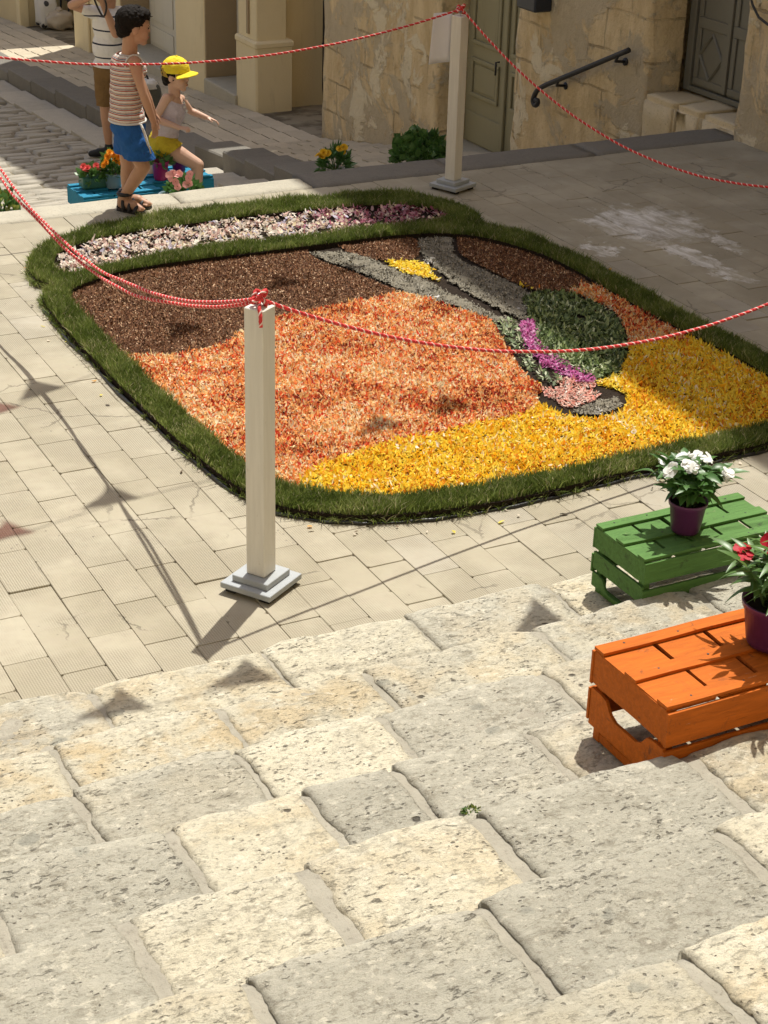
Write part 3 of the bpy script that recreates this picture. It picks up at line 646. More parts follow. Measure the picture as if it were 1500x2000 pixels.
gl = pxz([(1046, 640), (1066, 650), (1085, 672), (1120, 700), (1165, 722), (1160, 734), (1118, 722), (1070, 696), (1046, 668)])
x, y = jgrid(4000, lambda X, Y: inside(gl, X, Y) | zone('green_b')(X, Y))
part('pale_leaf_bits', petals('pale_leaf_bits', x, y, .024, .011, [(.10, .14, .06), (.28, .33, .17), (.55, .58, .40)], [.4, .4, .2], .016, .5), M_LEAFBIT, 'stuff')
small('magenta_petals', ('magenta',), 16000, .017, .009, [(.50, .09, .30), (.60, .18, .42), (.72, .38, .58), (.36, .05, .18)], [.35, .35, .18, .12], lift=.016)
small('pink_petals', ('pink_a', 'pink_b'), 13000, .016, .009, [(.80, .42, .34), (.82, .58, .48), (.74, .30, .24), (.9, .78, .7)], [.4, .3, .15, .15], lift=.006)
wl = lambda X, Y: np.any([inside(w, X, Y) for w in WHITE], 0)
x, y = jgrid(3800, wl); part('white_petals', petals('white_petals', x, y, .016, .010, [(.85, .84, .82), (.78, .74, .72)], [.7, .3], .006), M_PETAL, 'stuff')
inS = lambda x, y: inside(STRIP, x, y)
x, y = jgrid(6200, lambda X, Y: inS(X, Y) & (fbm(X*9, Y*14, 2, 3) > -.12))
f_ = np.clip((x-3.9)/.5, 0, 1); kk = rng.random(len(x)) > f_*.85
part('pale_pink_petals', petals('pale_pink_petals', x[kk], y[kk], .021, .014, [(.84, .77, .66), (.80, .66, .56), (.68, .47, .40), (.60, .56, .68), (.82, .70, .44), (.32, .16, .13)], [.34, .24, .14, .08, .08, .12], .018, .5), M_PETAL, 'stuff')
part('plum_petals', petals('plum_petals', x[~kk], y[~kk], .021, .014, [(.36, .11, .16), (.48, .22, .28), (.60, .40, .42), (.70, .56, .38), (.18, .05, .06)], [.3, .25, .15, .12, .18], .018, .5), M_PETAL, 'stuff')
# turf blades
def blades(name, x, y, H, zb, spread=0.35, cols=None):
    n = len(x); h = H*rng.uniform(.5, 1.3, n)*np.clip(1+.45*fbm(x*5, y*5, 12, 3), .5, 1.5); th = rng.uniform(0, 2*PI, n); w = rng.uniform(.0014, .0028, n)
    cl = fbm(x*7, y*7, 3, 2); dx, dy = spread*rng.normal(0, 1, n)*h + .25*h*pn(x*4, y*4, 1), spread*rng.normal(0, 1, n)*h + .25*h*pn(x*4, y*4, 5)
    A = np.zeros((n, 5, 3)); cx, cy = np.cos(th)*w, np.sin(th)*w
    for k, (s, t) in enumerate([(-1, 0), (1, 0), (-.75, .55), (.75, .55), (0, 1)]):
        A[:, k, 0] = x+s*cx+dx*t**1.6; A[:, k, 1] = y+s*cy+dy*t**1.6; A[:, k, 2] = zb+h*t*(1-.12*t)
    q = np.arange(n)[:, None]*5; F = np.concatenate([q+[0, 1, 3], q+[0, 3, 2], q+[2, 3, 4]], 0)
    pal = np.array([(.105, .145, .028), (.16, .21, .045), (.22, .27, .07), (.30, .325, .11), (.50, .45, .26)])
    cl = cl+.5*fbm(x*2, y*2, 6, 2); idx = np.clip((1.35+cl*1.9+rng.normal(0, .9, n)).astype(int), 0, 3); idx[rng.random(n) < .05+.10*(fbm(x*3, y*3, 15, 2) > .35)] = 4
    c = np.repeat(pal[idx]*(1+rng.uniform(-.25, .25, (n, 1))), 5, 0)
    return mk_fast(name, A.reshape(-1, 3), F, c)
x, y = jgrid(52000, insod)
part('turf_grass', blades('turf_grass', x, y, .044, .03), M_GRASS, 'stuff')
# roots, thatch and torn turf along the outer foot of the sod
t_ = rng.integers(0, len(OUT), 9000); P = OUT[t_]+rng.normal(0, .012, (9000, 2))
part('sod_thatch', blades('sod_thatch', P[:, 0], P[:, 1], .030, .004, .8), M_GRASS, 'stuff')
nn = len(OUT); cen = OUT.mean(0); nrm = (OUT-cen)/np.linalg.norm(OUT-cen, axis=1)[:, None]
m = MB(); k = [i for i in range(nn) if 100 < i < 210]
m.tube([(OUT[i][0]+nrm[i][0]*.012+.006*math.sin(i*1.3), OUT[i][1]+nrm[i][1]*.012+.004*math.sin(i*2.1), .006) for i in k], [.006+.003*math.sin(i*.9) for i in k], 6)
part('plastic_liner', m.mesh('plastic_liner', True), plain('black_liner', (.02, .02, .02), .35, spec=.5))
x, y = jgrid(60, lambda X, Y: ~inside(OUT, X, Y) & inside((OUT-cen)*1.07+cen, X, Y), (2.0, 5.4, 4.8, 9.3))
part('stray_petals', petals('stray_petals', x, y, .02, .012, [(.7, .62, .5), (.75, .4, .1), (.7, .6, .1), (.2, .14, .09), (.08, .06, .04)], [.3, .1, .1, .3, .3], .004, .2, base=lambda a, b: a*0+.004), M_PETAL, 'stuff')

# ================================================================ houses along the right of the street
def old_wall():
    n = Nd('old_plaster'); P = n.pos
    st = n.vm('MULTIPLY', P, (1, 1, 0.35))
    a = n.noise(P, 1.5, 7, 0.68, 0.5); b = n.noise(P, 2.3, 5, 0.6, 0.4); cc = n.noise(st, 5.5, 6, 0.7)
    col = n.mix(n.step(cc, 0.3, 0.7), (0.62, 0.465, 0.255), (0.82, 0.66, 0.41))
    grey = n.step(a, 0.50, 0.56); col = n.mix(n.ma('MULTIPLY', grey, 0.85), col, n.mix(n.noise(P, 12, 5), (0.46, 0.39, 0.275), (0.62, 0.53, 0.38)))
    pale = n.step(b, 0.57, 0.61); col = n.mix(n.ma('MULTIPLY', pale, 0.85), col, n.mix(n.noise(P, 8, 5, .65), (0.76, 0.65, 0.44), (0.86, 0.78, 0.60)))
    rust = n.step(n.noise(P, 3.7, 5, 0.65, 0.5), 0.60, 0.70); col = n.mix(n.ma('MULTIPLY', rust, 0.5), col, (0.50, 0.31, 0.13))
    dk = n.step(n.noise(st, 8, 5, 0.7), 0.60, 0.72); col = n.mix(n.ma('MULTIPLY', dk, 0.5), col, (0.16, 0.13, 0.095))
    crack = n.step(n.vor(n.vm('ADD', P, n.cmb(0.0, n.ma('MULTIPLY', cc, 0.25), n.ma('MULTIPLY', a, 0.3))), 0.7, 'DISTANCE_TO_EDGE'), 0.005, 0.001)
    col = n.mix(n.ma('MULTIPLY', crack, 0.0), col, (0.10, 0.08, 0.06))
    xyz = n.sep(P); br = n.node('ShaderNodeTexBrick', {'Vector': n.cmb(n.ma('ADD', xyz[1], n.ma('MULTIPLY', b, 0.10)), n.ma('ADD', xyz[2], n.ma('MULTIPLY', a, 0.10)), 0.0), 'Scale': 1.0, 'Brick Width': 0.62, 'Row Height': 0.31, 'Mortar Size': 0.012, 'Mortar Smooth': 0.4}).outputs['Fac']
    brm = n.ma('MULTIPLY', n.ma('MULTIPLY', br, n.ma('SUBTRACT', 1.0, n.ma('MAXIMUM', grey, pale))), n.step(n.noise(P, 2.0, 3, .5), .42, .58)); col = n.mix(n.ma('MULTIPLY', brm, 0.55), col, (0.30, 0.22, 0.13))
    h = n.ma('ADD', n.ma('MULTIPLY', n.ma('ADD', n.ma('ADD', grey, pale), n.ma('MULTIPLY', brm, -1.2)), 0.25), n.ma('ADD', n.ma('MULTIPLY', n.noise(P, 38, 7, 0.7), 0.5), n.ma('MULTIPLY', n.noise(P, 9, 5, .65), 0.8)))
    return n.done(col, 0.95, n.bump(h, 1.0, 0.04), 0.15)
M_OLD = old_wall(); M_OLDST = lava('worn_doorstep_stone', (0.52, 0.42, 0.25), (0.72, 0.60, 0.40), 0.9)
def cream_wall(name, a, b):
    n = Nd(name); f = n.noise(n.pos, 2.2, 6, 0.6); c = n.mix(f, a, b)
    st = n.noise(n.vm('MULTIPLY', n.pos, (3, 3, 0.5)), 3.0, 5, 0.65); c = n.mix(n.ma('MULTIPLY', n.step(st, 0.55, 0.75), 0.35), c, tuple(x*0.6 for x in a))
    return n.done(c, 0.9, n.bump(n.noise(n.pos, 40, 6, 0.65), 0.25, 0.01), 0.2)
M_CREAM = cream_wall('cream_plaster', (0.70, 0.595, 0.375), (0.79, 0.69, 0.47)); M_CREAM2 = cream_wall('ochre_plaster', (0.60, 0.49, 0.285), (0.68, 0.57, 0.355))
M_BROWNW = cream_wall('brown_reveal', (0.33, 0.25, 0.155), (0.40, 0.31, 0.2)); M_WHITEW = cream_wall('white_door_paint', (0.58, 0.56, 0.49), (0.68, 0.66, 0.59))
M_GREEND = cream_wall('green_grey_paint', (0.29, 0.265, 0.165), (0.35, 0.325, 0.215)); M_METALD = plain('grey_door_paint', (0.175, 0.168, 0.135), 0.5, 0.12, 5, 0.4, bump=0.08)
M_IRON = plain('dark_iron', (0.03, 0.03, 0.032), 0.5, 0.2, 30, 0.4); M_ROOF = plain('roof_tile', (0.36, 0.19, 0.11), 0.85)
HX = 7.65
def wall_patch(y0, y1, z0, z1, X=HX, depth=0.3, amp=0.012, s=0.045, zb=None, seed=0.0, edge=0.02):
    us, ws = np.linspace(y0, y1, max(4, int((y1-y0)/s))), np.linspace(0, 1, max(4, int((z1-z0)/s)))
    def fn(U, V):
        lo = z0 if zb is None else zb(U); Zz = lo + V*(z1-lo); e = np.minimum(U-y0, y1-U)
        rr = edge*(1+0.8*pn(Zz*4, seed, 1)); rnd = rr*(1-np.sqrt(np.clip(1-(1-np.clip(e/rr, 0, 1))**2, 0, 1)))
        x = X - amp*fbm(U*1.7+seed, Zz*1.7, 2, 4) - amp*0.5*np.clip(fbm(U*2.5, Zz*2.5, seed+4, 2)*6, -1, 1)*0.6 + rnd
        sgn = np.where(U-y0 < y1-U, 1, -1); f = np.exp(-(e/0.06)**2)
        return x, U + f*0.018*fbm(Zz*3.5, sgn*7.0, seed, 3), Zz
    me = hgrid('wall', us, ws, fn); bm = bmesh.new(); bm.from_mesh(me)
    ee = [e for e in bm.edges if e.is_boundary]; ret = bmesh.ops.extrude_edge_only(bm, edges=ee)
    for v in ret['geom']:
        if isinstance(v, bmesh.types.BMVert): v.co.x = X+depth
    bmesh.ops.recalc_face_normals(bm, faces=bm.faces); bm.to_mesh(me); bm.free(); return me
def rough_box(name, x0, x1, y0, y1, z0, z1, amp, seed):
    bm = bmesh.new(); bmesh.ops.create_cube(bm, size=1.0); bmesh.ops.bevel(bm, geom=list(bm.edges), offset=.05, segments=2, affect='EDGES'); bmesh.ops.subdivide_edges(bm, edges=list(bm.edges), cuts=5, use_grid_fill=True); bm.normal_update()
    for v in bm.verts: v.co = Vector((x0+(v.co.x+.5)*(x1-x0), y0+(v.co.y+.5)*(y1-y0), z0+(v.co.z+.5)*(z1-z0)))
    bm.normal_update(); co = np.array([v.co for v in bm.verts]); q = amp*fbm(co[:, 0]*6+seed, co[:, 1]*6, co[:, 2]*6, 4)
    for v, s in zip(bm.verts, q): v.co += v.normal*float(s)
    me = bpy.data.meshes.new(name); bm.to_mesh(me); bm.free(); me.polygons.foreach_set('use_smooth', [True]*len(me.polygons)); return me
def P_(o_name, me, mat, par, **k): return obj(o_name, me, mat, par, world=True, **k)
# ---- old stone house with the green-grey door
SH = thing('stone_house', 'old ochre house with peeling plaster behind the far rope post', 'house', (HX, 13.2, -1.0))
P_('wall', wall_patch(13.68, 16.12, -2.0, 1.6, seed=1.3), M_OLD, SH); P_('wall', wall_patch(10.55, 12.42, -1.4, 1.6, seed=5.1), M_OLD, SH)
P_('upper_wall', boxm('upper_wall', HX+.003, HX+0.42, 10.55, 16.12, 1.602, 9.6), M_OLD, SH)
P_('body', boxm('body', HX+0.42, 13.0, 10.72, 16.10, -2.2, 9.6), M_OLD, SH)
P_('roof', MB().box(HX-0.12, 13.2, 10.5, 16.42, 9.6, 9.88).mesh('roof'), M_ROOF, SH)
P_('doorstep', boxm('doorstep', HX-.05, HX+.41, 12.43, 13.67, -1.6, -1.06, 0.01), M_LEDGE, SH)
DR = thing('door', loc=(0.30, 0, 0), parent=SH); XD = HX+0.28
ys = PXp(985, 200, XD)[1]; yl = 13.67
P_('leaf', boxm('leaf', XD, XD+0.06, ys+.004, yl, -1.06, 1.6, .004), M_GREEND, DR); P_('leaf', boxm('leaf', XD, XD+0.06, 12.43, ys-.004, -1.06, 1.6, .004), M_GREEND, DR)
def moulding(y0, y1, z0, z1, x, w=.035, t=.022, mat=M_GREEND, par=DR):
    m = MB(); m.box(x-t, x-.001, y0, y1, z1-w, z1); m.box(x-t, x-.001, y0, y1, z0, z0+w); m.box(x-t, x-.001, y0, y0+w, z0+w, z1-w); m.box(x-t, x-.001, y1-w, y1, z0+w, z1-w)
    P_('moulding', m.mesh('moulding', bevel=.005), mat, par)
    P_('panel', boxm('panel', x-.010, x-.0015, y0+w+.02, y1-w-.02, z0+w+.02, z1-w-.02, .006), mat, par)
za, zb_ = PXp(950, 115, XD)[2], PXp(945, 200, XD)[2]; zc = PXp(940, 225, XD)[2]
for (u0, u1) in ((ys+.10, yl-.10), (12.5, ys-.10)):
    moulding(u0, u1, zb_+.02, za-.02, XD); moulding(u0, u1, za+.10, 1.5, XD)
P_('kick_board', boxm('kick_board', XD-.016, XD-.001, ys+.03, yl-.05, -1.05, zc, .006), M_GREEND, DR)
P_('cover_strip', boxm('cover_strip', XD-.03, XD-.002, ys-.035, ys+.02, -1.05, 1.6, .006), M_GREEND, DR)
hm = MB(); hm.tube([(XD-.035, ys+.06, za+.03), (XD-.07, ys+.06, za+.03), (XD-.07, ys+.06, za-.08)], .009, 6); P_('handle', hm.mesh('handle', True), M_IRON, DR)
# ---- corner house with the grey metal door
CH = thing('corner_house', 'weathered stone house with grey double metal door and worn stone doorstep', 'house', (HX, 6, 0))
P_('wall', wall_patch(7.7, 9.375, -0.3, 1.5, X=7.56, depth=.54, amp=.016, seed=9.0), M_OLD, CH)
P_('wall', wall_patch(5.4, 7.69, -0.3, 1.5, X=7.64, depth=.46, amp=.012, seed=2.0), M_OLD, CH)
P_('upper_wall', boxm('upper_wall', HX+.002, 8.1, -3.0, 9.375, 1.503, 9.6), M_OLD, CH); P_('lintel', boxm('lintel', HX+.01, 8.1, 9.376, 10.548, 2.5, 9.6), M_OLD, CH)
P_('lower_wall', boxm('lower_wall', HX, 8.1, -3.0, 5.39, -.3, 1.5), M_OLD, CH)
P_('body', boxm('body', 8.10, 13.0, -3.0, 10.70, -1.0, 9.6), M_OLD, CH); P_('roof', boxm('roof', HX-.12, 13.2, -3.1, 10.49, 9.602, 9.88), M_ROOF, CH)
MD = thing('metal_door', loc=(0.35, 4, 0), parent=CH); XM = 8.0; ym = PXp(1416, 190, XM)[1]
P_('frame', MB().box(XM-.02, XM+.05, 10.47, 10.545, .06, 2.5).box(XM-.02, XM+.05, 9.378, 10.469, .06, .10).mesh('frame', bevel=.004), M_METALD, MD)
for (u0, u1) in ((ym+.006, 10.465), (9.38, ym-.006)):
    P_('leaf', boxm('leaf', XM, XM+.04, u0, u1, .105, 2.5, .004), M_METALD, MD)
    zr = PXp(1380, 45, XM)[2]; m = MB(); t = .014
    for (a0, a1, b0, b1) in ((u0+.02, u1-.02, .12, .17), (u0+.02, u1-.02, zr-.04, zr+.04), (u0+.02, u0+.07, .171, zr-.041), (u1-.07, u1-.02, .171, zr-.041), (u0+.02, u0+.07, zr+.041, 2.4), (u1-.07, u1-.02, zr+.041, 2.4)): m.box(XM-t, XM-.001, a0, a1, b0, b1)
    P_('raised_border', m.mesh('raised_border', bevel=.004), M_METALD, MD)
    cy = (u0+u1)/2
    for cz in (PXp(1374, 108, XM)[2], zr+.45):
        dm = MB(); hw, hh = .135, .165
        for (p0, p1) in (((cy-hw, cz), (cy, cz+hh)), ((cy, cz+hh), (cy+hw, cz)), ((cy+hw, cz), (cy, cz-hh)), ((cy, cz-hh), (cy-hw, cz))): dm.tube([(XM-.006, *p0), (XM-.006, *p1)], .011, 4)
        P_('diamond', dm.mesh('diamond'), M_METALD, MD)
P_('cover_strip', boxm('cover_strip', XM-.03, XM-.002, ym-.022, ym+.022, .12, 2.4, .004), M_METALD, MD)
jy = [10.53, PXp(1325, 195, HX)[1], PXp(1372, 218, HX)[1], 9.41]
for k in range(3):
    me = rough_box('step_stone', HX-.035+.012*k, HX+.345, jy[k+1]+.003, jy[k]-.003, -.75, .055+.004*(k == 1), .012, k*5.+2)
    q = P_('step_stone', me, M_OLDST, CH)
cm = MB(); cm.tube([PXp(x, y, 7.50) for x, y in [(1458, -40), (1470, 10), (1482, 34), (1500, 48), (1530, 60)]], .009, 6); P_('cable', cm.mesh('cable', True), M_IRON, CH)
# ---- handrail and letter box on the wall of the old house
hr = thing('handrail', 'black iron handrail with curled end sloping down the ochre wall', 'handrail', tuple(PXp(1225, 100, HX-.09)))
m = MB(); top = [(1228, 98), (1180, 118), (1130, 139), (1085, 158), (1062, 168), (1050, 176), (1044, 186), (1041, 197), (1044, 205), (1049, 204), (1050, 197), (1046, 195)]
m.tube(spline([PXp(x, y, HX-.09) for x, y in top], 4, False), .021, 8); obj('rail', m.mesh('rail', True), M_IRON, hr, world=True)
for (x, y) in ((1208, 108), (1092, 156)):
    b = PXp(x, y, HX-.09); m = MB(); m.tube([b, b+np.array([.0, .03, -.05]), b+np.array([.095, .03, -.06])], .012, 6); m.tube([b+np.array([.08, .03, -.06]), b+np.array([.1, .03, -.06])], .03, 8)
    obj('bracket', m.mesh('bracket', True), M_IRON, hr, world=True)
a, b = PXp(1010, 10, HX-.16), PXp(1046, 18, HX-.16)
lb = thing('letter_box', 'dark blue metal box on the ochre wall beside the green-grey door', 'letter box', (HX-.08, (a[1]+b[1])/2, a[2]))
M_BOX = plain('navy_enamel', (.02, .026, .04), .4, .1, 8, .5)
obj('box', boxm('box', HX-.17, HX-.005, b[1], a[1], b[2]-.03, b[2]+.35, .012), M_BOX, lb, world=True); obj('lid', boxm('lid', HX-.19, HX-.004, b[1]-.01, a[1]+.01, b[2]+.351, b[2]+.375, .005), M_BOX, lb, world=True)

# ---- cream house further down the street
CR = thing('cream_house', 'cream plastered house with pilasters and white doors further down the street', 'house', (HX, 21, -2)); HC = 6.9
def seg(y0, y1, name='wall', mat=M_CREAM, x=HX, d=.5, z0=-2.6, z1=HC, bev=.012): return P_(name, boxm(name, x, x+d, y0, y1, z0, z1, bev), mat, CR)
zcap = PXp(506, 92, HX)[2]
seg(17.80, 18.38, 'pilaster_base', z1=zcap, bev=.02, d=.44, x=HX); seg(17.86, 18.37, 'pilaster', M_CREAM, HX+.03, .36, zcap+.002)
P_('base_cap', boxm('base_cap', HX-.015, HX+.455, 17.785, 18.385, zcap-.05, zcap+.03, .02), M_CREAM, CR)
gy = PXp(481, 60, HX)[1]; P_('groove_strip', boxm('groove_strip', HX+.012, HX+.028, gy-.03, gy+.03, zcap+.08, HC), M_BROWNW, CR)
P_('side_wall', boxm('side_wall', HX+.41, 12, 18.02, 18.36, -2.6, HC), M_CREAM2, CR)
yA1, yB0, yB1 = 20.26, 18.39, 19.33; yA0f = 22.3
seg(yB1, yA1, 'wall'); seg(yA0f, 23.45, 'wall'); seg(23.46, 23.9, 'pilaster', M_CREAM, HX-.0, .4); seg(23.55, 23.83, 'pilaster_face', M_CREAM, HX-.04, .038); seg(23.91, 24.30, 'wall')
for (y0, y1) in ((yB0, yB1), (yA1, yA0f)):
    P_('door_reveal', boxm('door_reveal', HX+.01, HX+.46, y1-.03, y1-.002, -2.4, .8), M_BROWNW, CR)
    P_('lintel', boxm('lintel', HX+.002, HX+.5, y0+.001, y1-.001, .8, HC), M_CREAM, CR)
    zb = zp((y0+y1)/2)
    dd = thing('white_door', loc=(.4, (y0+y1)/2-21, 0), parent=CR)
    P_('leaf', boxm('leaf', HX+.40, HX+.45, y0, y1-.032, zb+.1, .8, .004), M_WHITEW, dd)
    for (q0, q1) in ((zb+.20, zb+.42), (zb+.50, zb+1.6)): P_('panel', boxm('panel', HX+.385, HX+.399, y0+.08, y0+(y1-y0)*.45, q0, q1, .008), M_WHITEW, dd); P_('panel', boxm('panel', HX+.385, HX+.399, y0+(y1-y0)*.55, y1-.1, q0, q1, .008), M_WHITEW, dd)
    P_('door_sill', boxm('door_sill', HX-.03, HX+.44, y0-.05, y1-.033, zb-.6, zb+.16, .012), M_LEDGE, CR)
P_('body', boxm('body', HX+.5, 13, 18.365, 24.29, -2.8, HC), M_CREAM, CR); P_('roof', boxm('roof', HX-.1, 13.1, 17.9, 24.4, HC+.002, HC+.25), M_ROOF, CR)
dp = thing('drainpipe', 'dark drainpipe running down the cream side wall to an elbow', 'drainpipe', tuple(PYp(636, 190, 17.93)))
p0 = PYp(637, 180, 17.92); m = MB(); m.tube([p0+np.array([0, 0, 7.5]), p0+np.array([0, 0, .05]), p0+np.array([0, -.02, -.02]), p0+np.array([-.02, -.10, -.05])], .048, 12); obj('pipe', m.mesh('pipe', True), M_IRON, dp, world=True)
m = MB()
for k in (.5, 2.0, 3.5): m = MB(); m.tube([p0+np.array([0, 0, k]), p0+np.array([0, 0, k+.05])], .057, 12); obj('clamp', m.mesh('clamp', True), M_IRON, dp, world=True)
# ---- alley and the next house
FH2 = thing('far_house', 'plain plastered house beyond the alley at the upper left', 'house', (HX, 29, -2.5))
def sg2(n, *a, mat=M_CREAM2, bev=.01): return P_(n, boxm(n, *a, bev), mat, FH2)
sg2('wall', HX, 8.2, 26.95, 28.3, -3, 5.4); sg2('wall', HX, 8.2, 29.4, 36, -3.4, 5.4); sg2('lintel', HX+.002, 8.2, 28.301, 29.399, -.2, 5.4); sg2('body', 8.21, 13, 26.97, 36, -3.4, 5.4); sg2('corner_strip', HX-.03, HX+.12, 26.92, 27.1, -3, 5.4, mat=M_CREAM)
sg2('door', HX+.2, HX+.26, 28.3, 29.4, -2.6, -.2, mat=M_IRON); sg2('alley_wall', 9.4, 9.7, 24.31, 26.94, -3, 1.2, mat=M_OLD)
P_('roof', boxm('roof', HX-.1, 13.1, 26.9, 36.1, 5.402, 5.6), M_ROOF, FH2)
for q, (x0, x1, y0, y1) in enumerate([(-14, -13.4, 9.7, 40)]):
    pass

# ---- bags left at the corner of the alley
def lump(name, c, r, seed, mat, par, sq=0.5, amp=.18):
    m = MB().ell((0, 0, 0), (1, 1, 1), 20, 14); v = np.array(m.v); nrm = v/np.linalg.norm(v, axis=1)[:, None]
    v = np.sign(v)*np.abs(v)**sq; d = 1+amp*fbm(nrm[:, 0]*2.3+seed, nrm[:, 1]*2.3, nrm[:, 2]*2.3, 3); v = v*d[:, None]*np.array(r)+np.array(c); m.v = [tuple(p) for p in v]
    return obj(name, m.mesh(name, True), mat, par, world=True)
def bag_mat():
    n = Nd('printed_bag'); c = n.mix(n.step(n.vor(n.loc, 7), 0.34, 0.28), (.62, .61, .60), (.05, .05, .06)); return n.done(c, .55)
def at_walk(x, y):
    d = ray(x, y); t = np.linspace(8, 45, 8000); Q = CAM+d*t[:, None]; return Q[np.argmax(Q[:, 2] < zp(Q[:, 1]))]
M_BAGW = bag_mat(); M_CLEAR = plain('beige_plastic', (.46, .40, .33), .3, .15, 8, .5); M_GRNB = plain('green_cloth', (.02, .15, .075), .8, .25, 10)
g = at_walk(64, 57)+np.array([.25, .1, 0])
b = thing('shopping_bag', 'white shopping bag with dark print leaning in the alley corner', 'bag', tuple(g)); lump('sack', g+np.array([0, 0, .24]), (.14, .2, .25), 3.1, M_BAGW, b)
m = MB(); m.tube([g+np.array([0, -.1, .45]), g+np.array([0, -.06, .66]), g+np.array([0, .06, .66]), g+np.array([0, .1, .45])], .012, 6); obj('handle', m.mesh('handle', True), M_BAGW, b, world=True)
g2 = at_walk(92, 57)+np.array([.2, 0, 0]); b = thing('plastic_bag', 'crumpled beige plastic bag slumped beside the white shopping bag', 'bag', tuple(g2)); lump('sack', g2+np.array([0, 0, .13]), (.2, .22, .14), 8.3, M_CLEAR, b, .8, .3); lump('knot', g2+np.array([0, 0, .27]), (.05, .05, .05), 2, M_CLEAR, b, .8, .3)
g3 = g2+np.array([.35, .25, 0]); g3[2] = zp(g3[1])
s_ = thing('stool', 'dark stool behind the bags under a green bag', 'stool', tuple(g3)); obj('seat', boxm('seat', g3[0]-.2, g3[0]+.2, g3[1]-.22, g3[1]+.22, g3[2]+.40, g3[2]+.43, .005), M_IRON, s_, world=True)
for sx in (-1, 1):
    for sy in (-1, 1): m = MB(); m.tube([g3+np.array([sx*.17, sy*.19, .40]), g3+np.array([sx*.19, sy*.21, 0])], .016, 8); obj('leg', m.mesh('leg', True), M_IRON, s_, world=True)
b = thing('green_bag', 'bulging green cloth bag on top of the dark stool', 'bag', (g3[0], g3[1], g3[2]+.43)); lump('sack', g3+np.array([0, 0, .68]), (.24, .28, .25), 5.5, M_GRNB, b, .8, .2)
m = MB(); m.tube([g3+np.array([-.05, -.12, .88]), g3+np.array([-.06, -.05, 1.0]), g3+np.array([-.06, .06, 1.0]), g3+np.array([-.05, .12, .88])], .014, 6); obj('strap', m.mesh('strap', True), M_GRNB, b, world=True)

# ---- unseen church front and houses across the street, added for warm bounced light
CHU = thing('church', 'unseen ochre church front added behind the viewer for warm bounced light', 'church', (-1, -2.6, 2.2))
for i, (x0, x1) in enumerate(((-13, -3.2), (1.2, 7.6))): P_('wall', boxm('wall', x0, x1, -8, -2.62, -.5, 15), M_CREAM, CHU)
P_('upper_wall', boxm('upper_wall', -3.2, 1.2, -8, -2.63, 6.4, 15), M_CREAM, CHU); P_('portal', boxm('portal', -3.19, 1.19, -3.2, -3.0, 2.2, 6.39), M_BROWNW, CHU); P_('cornice', boxm('cornice', -13.2, 7.62, -8.1, -2.3, 15.01, 15.6), M_LEDGE, CHU)
for x in (-12.4, -8.2, -4.0, 1.6, 6.4): P_('pilaster', boxm('pilaster', x, x+.8, -2.61, -2.35, 2.0, 15), M_CREAM2, CHU)
for k, y in enumerate((3, 15, 27)):
    h = 8.5+k%2; t = thing('added_house', ('unseen plastered house added across the street nearest the church', 'unseen plastered house added across the street in the middle of its row', 'unseen plastered house added across the street farthest from the church')[k], 'house', (-9, y+6, -1)); P_('wall', boxm('wall', -16, -9, y+.02, y+11.98, -5, h), M_CREAM if k % 2 else M_CREAM2, t); P_('roof', boxm('roof', -16.2, -8.7, y+.01, y+11.99, h+.01, h+.3), M_ROOF, t)
    for j in range(3):
        for z in (.2, 3.6): P_('window', boxm('window', -8.99, -8.93, y+1.8+j*3.6, y+2.9+j*3.6, z, z+1.8), M_GREEND, t)

# ================================================================ rope posts and ropes
def wood_paint():
    n = Nd('white_post_paint'); f = n.noise(n.vm('MULTIPLY', n.loc, (30, 30, 2.5)), 2.0, 5, .6); c = n.mix(n.step(f, .35, .7), (.68, .65, .58), (.73, .70, .63))
    c = n.mix(n.ma('MULTIPLY', n.step(n.noise(n.loc, 25, 5, .7), .62, .72), .35), c, (.42, .36, .27)); return n.done(c, .6, n.bump(f, .1, .003), .3)
M_POST = wood_paint(); M_BASE = plain('grey_base_paint', (.36, .38, .39), .5, .1, 20, .35); M_STEEL = plain('zinc', (.55, .56, .58), .3, .05, 20, .5, .9); M_RUB = plain('black_rubber', (.02, .02, .02), .8)
def rope_mat():
    n = Nd('red_white_rope'); a = n.attr('Col'); s = n.sep(a[0]); c = n.mix(n.step(s[0], .82, .95), (.62, .05, .05), (.84, .66, .60))
    return n.done(c, .7, n.bump(s[1], .6, .004), .25)
M_ROPE = rope_mat()
def post(loc, yaw, label, h=1.035, sh=.074, b1=.205, b2=.145):
    t = thing('rope_post', label, 'rope post', loc, yaw, 'white rope posts round the flower carpet')
    obj('base_plate', boxm('base_plate', -b1/2, b1/2, -b1/2, b1/2, .016, .038, .002), M_BASE, t); obj('base_plate', boxm('base_plate', -b2/2, b2/2, -b2/2, b2/2, .0385, .062, .002), M_BASE, t)
    m = MB()
    for sx in (-1, 1):
        for sy in (-1, 1): obj('foot', boxm('foot', sx*.07-.02, sx*.07+.02, sy*.07-.02, sy*.07+.02, .0, .0155, .001), M_RUB, t)
    obj('shaft', boxm('shaft', -sh/2, sh/2, -sh/2, sh/2, .0625, h, .003), M_POST, t)
    m = MB(); m.tube([(0, 0, h-.01), (0, 0, h+.018)], .0035, 6); m.tube([(.013*math.cos(a), 0, h+.030+.013*math.sin(a)) for a in np.linspace(-PI/2, 1.5*PI, 15)], .0032, 6)
    obj('eye_hook', m.mesh('eye_hook', True), M_STEEL, t); return t
NP, FP, LP, RP = np.array([2.112, 4.90, 0]), np.array([5.172, 9.02, 0]), np.array([2.05, 9.22, 0]), np.array([6.0, 5.5, 0])
post(NP, math.radians(33), 'near white rope post on grey base standing before the flower carpet')
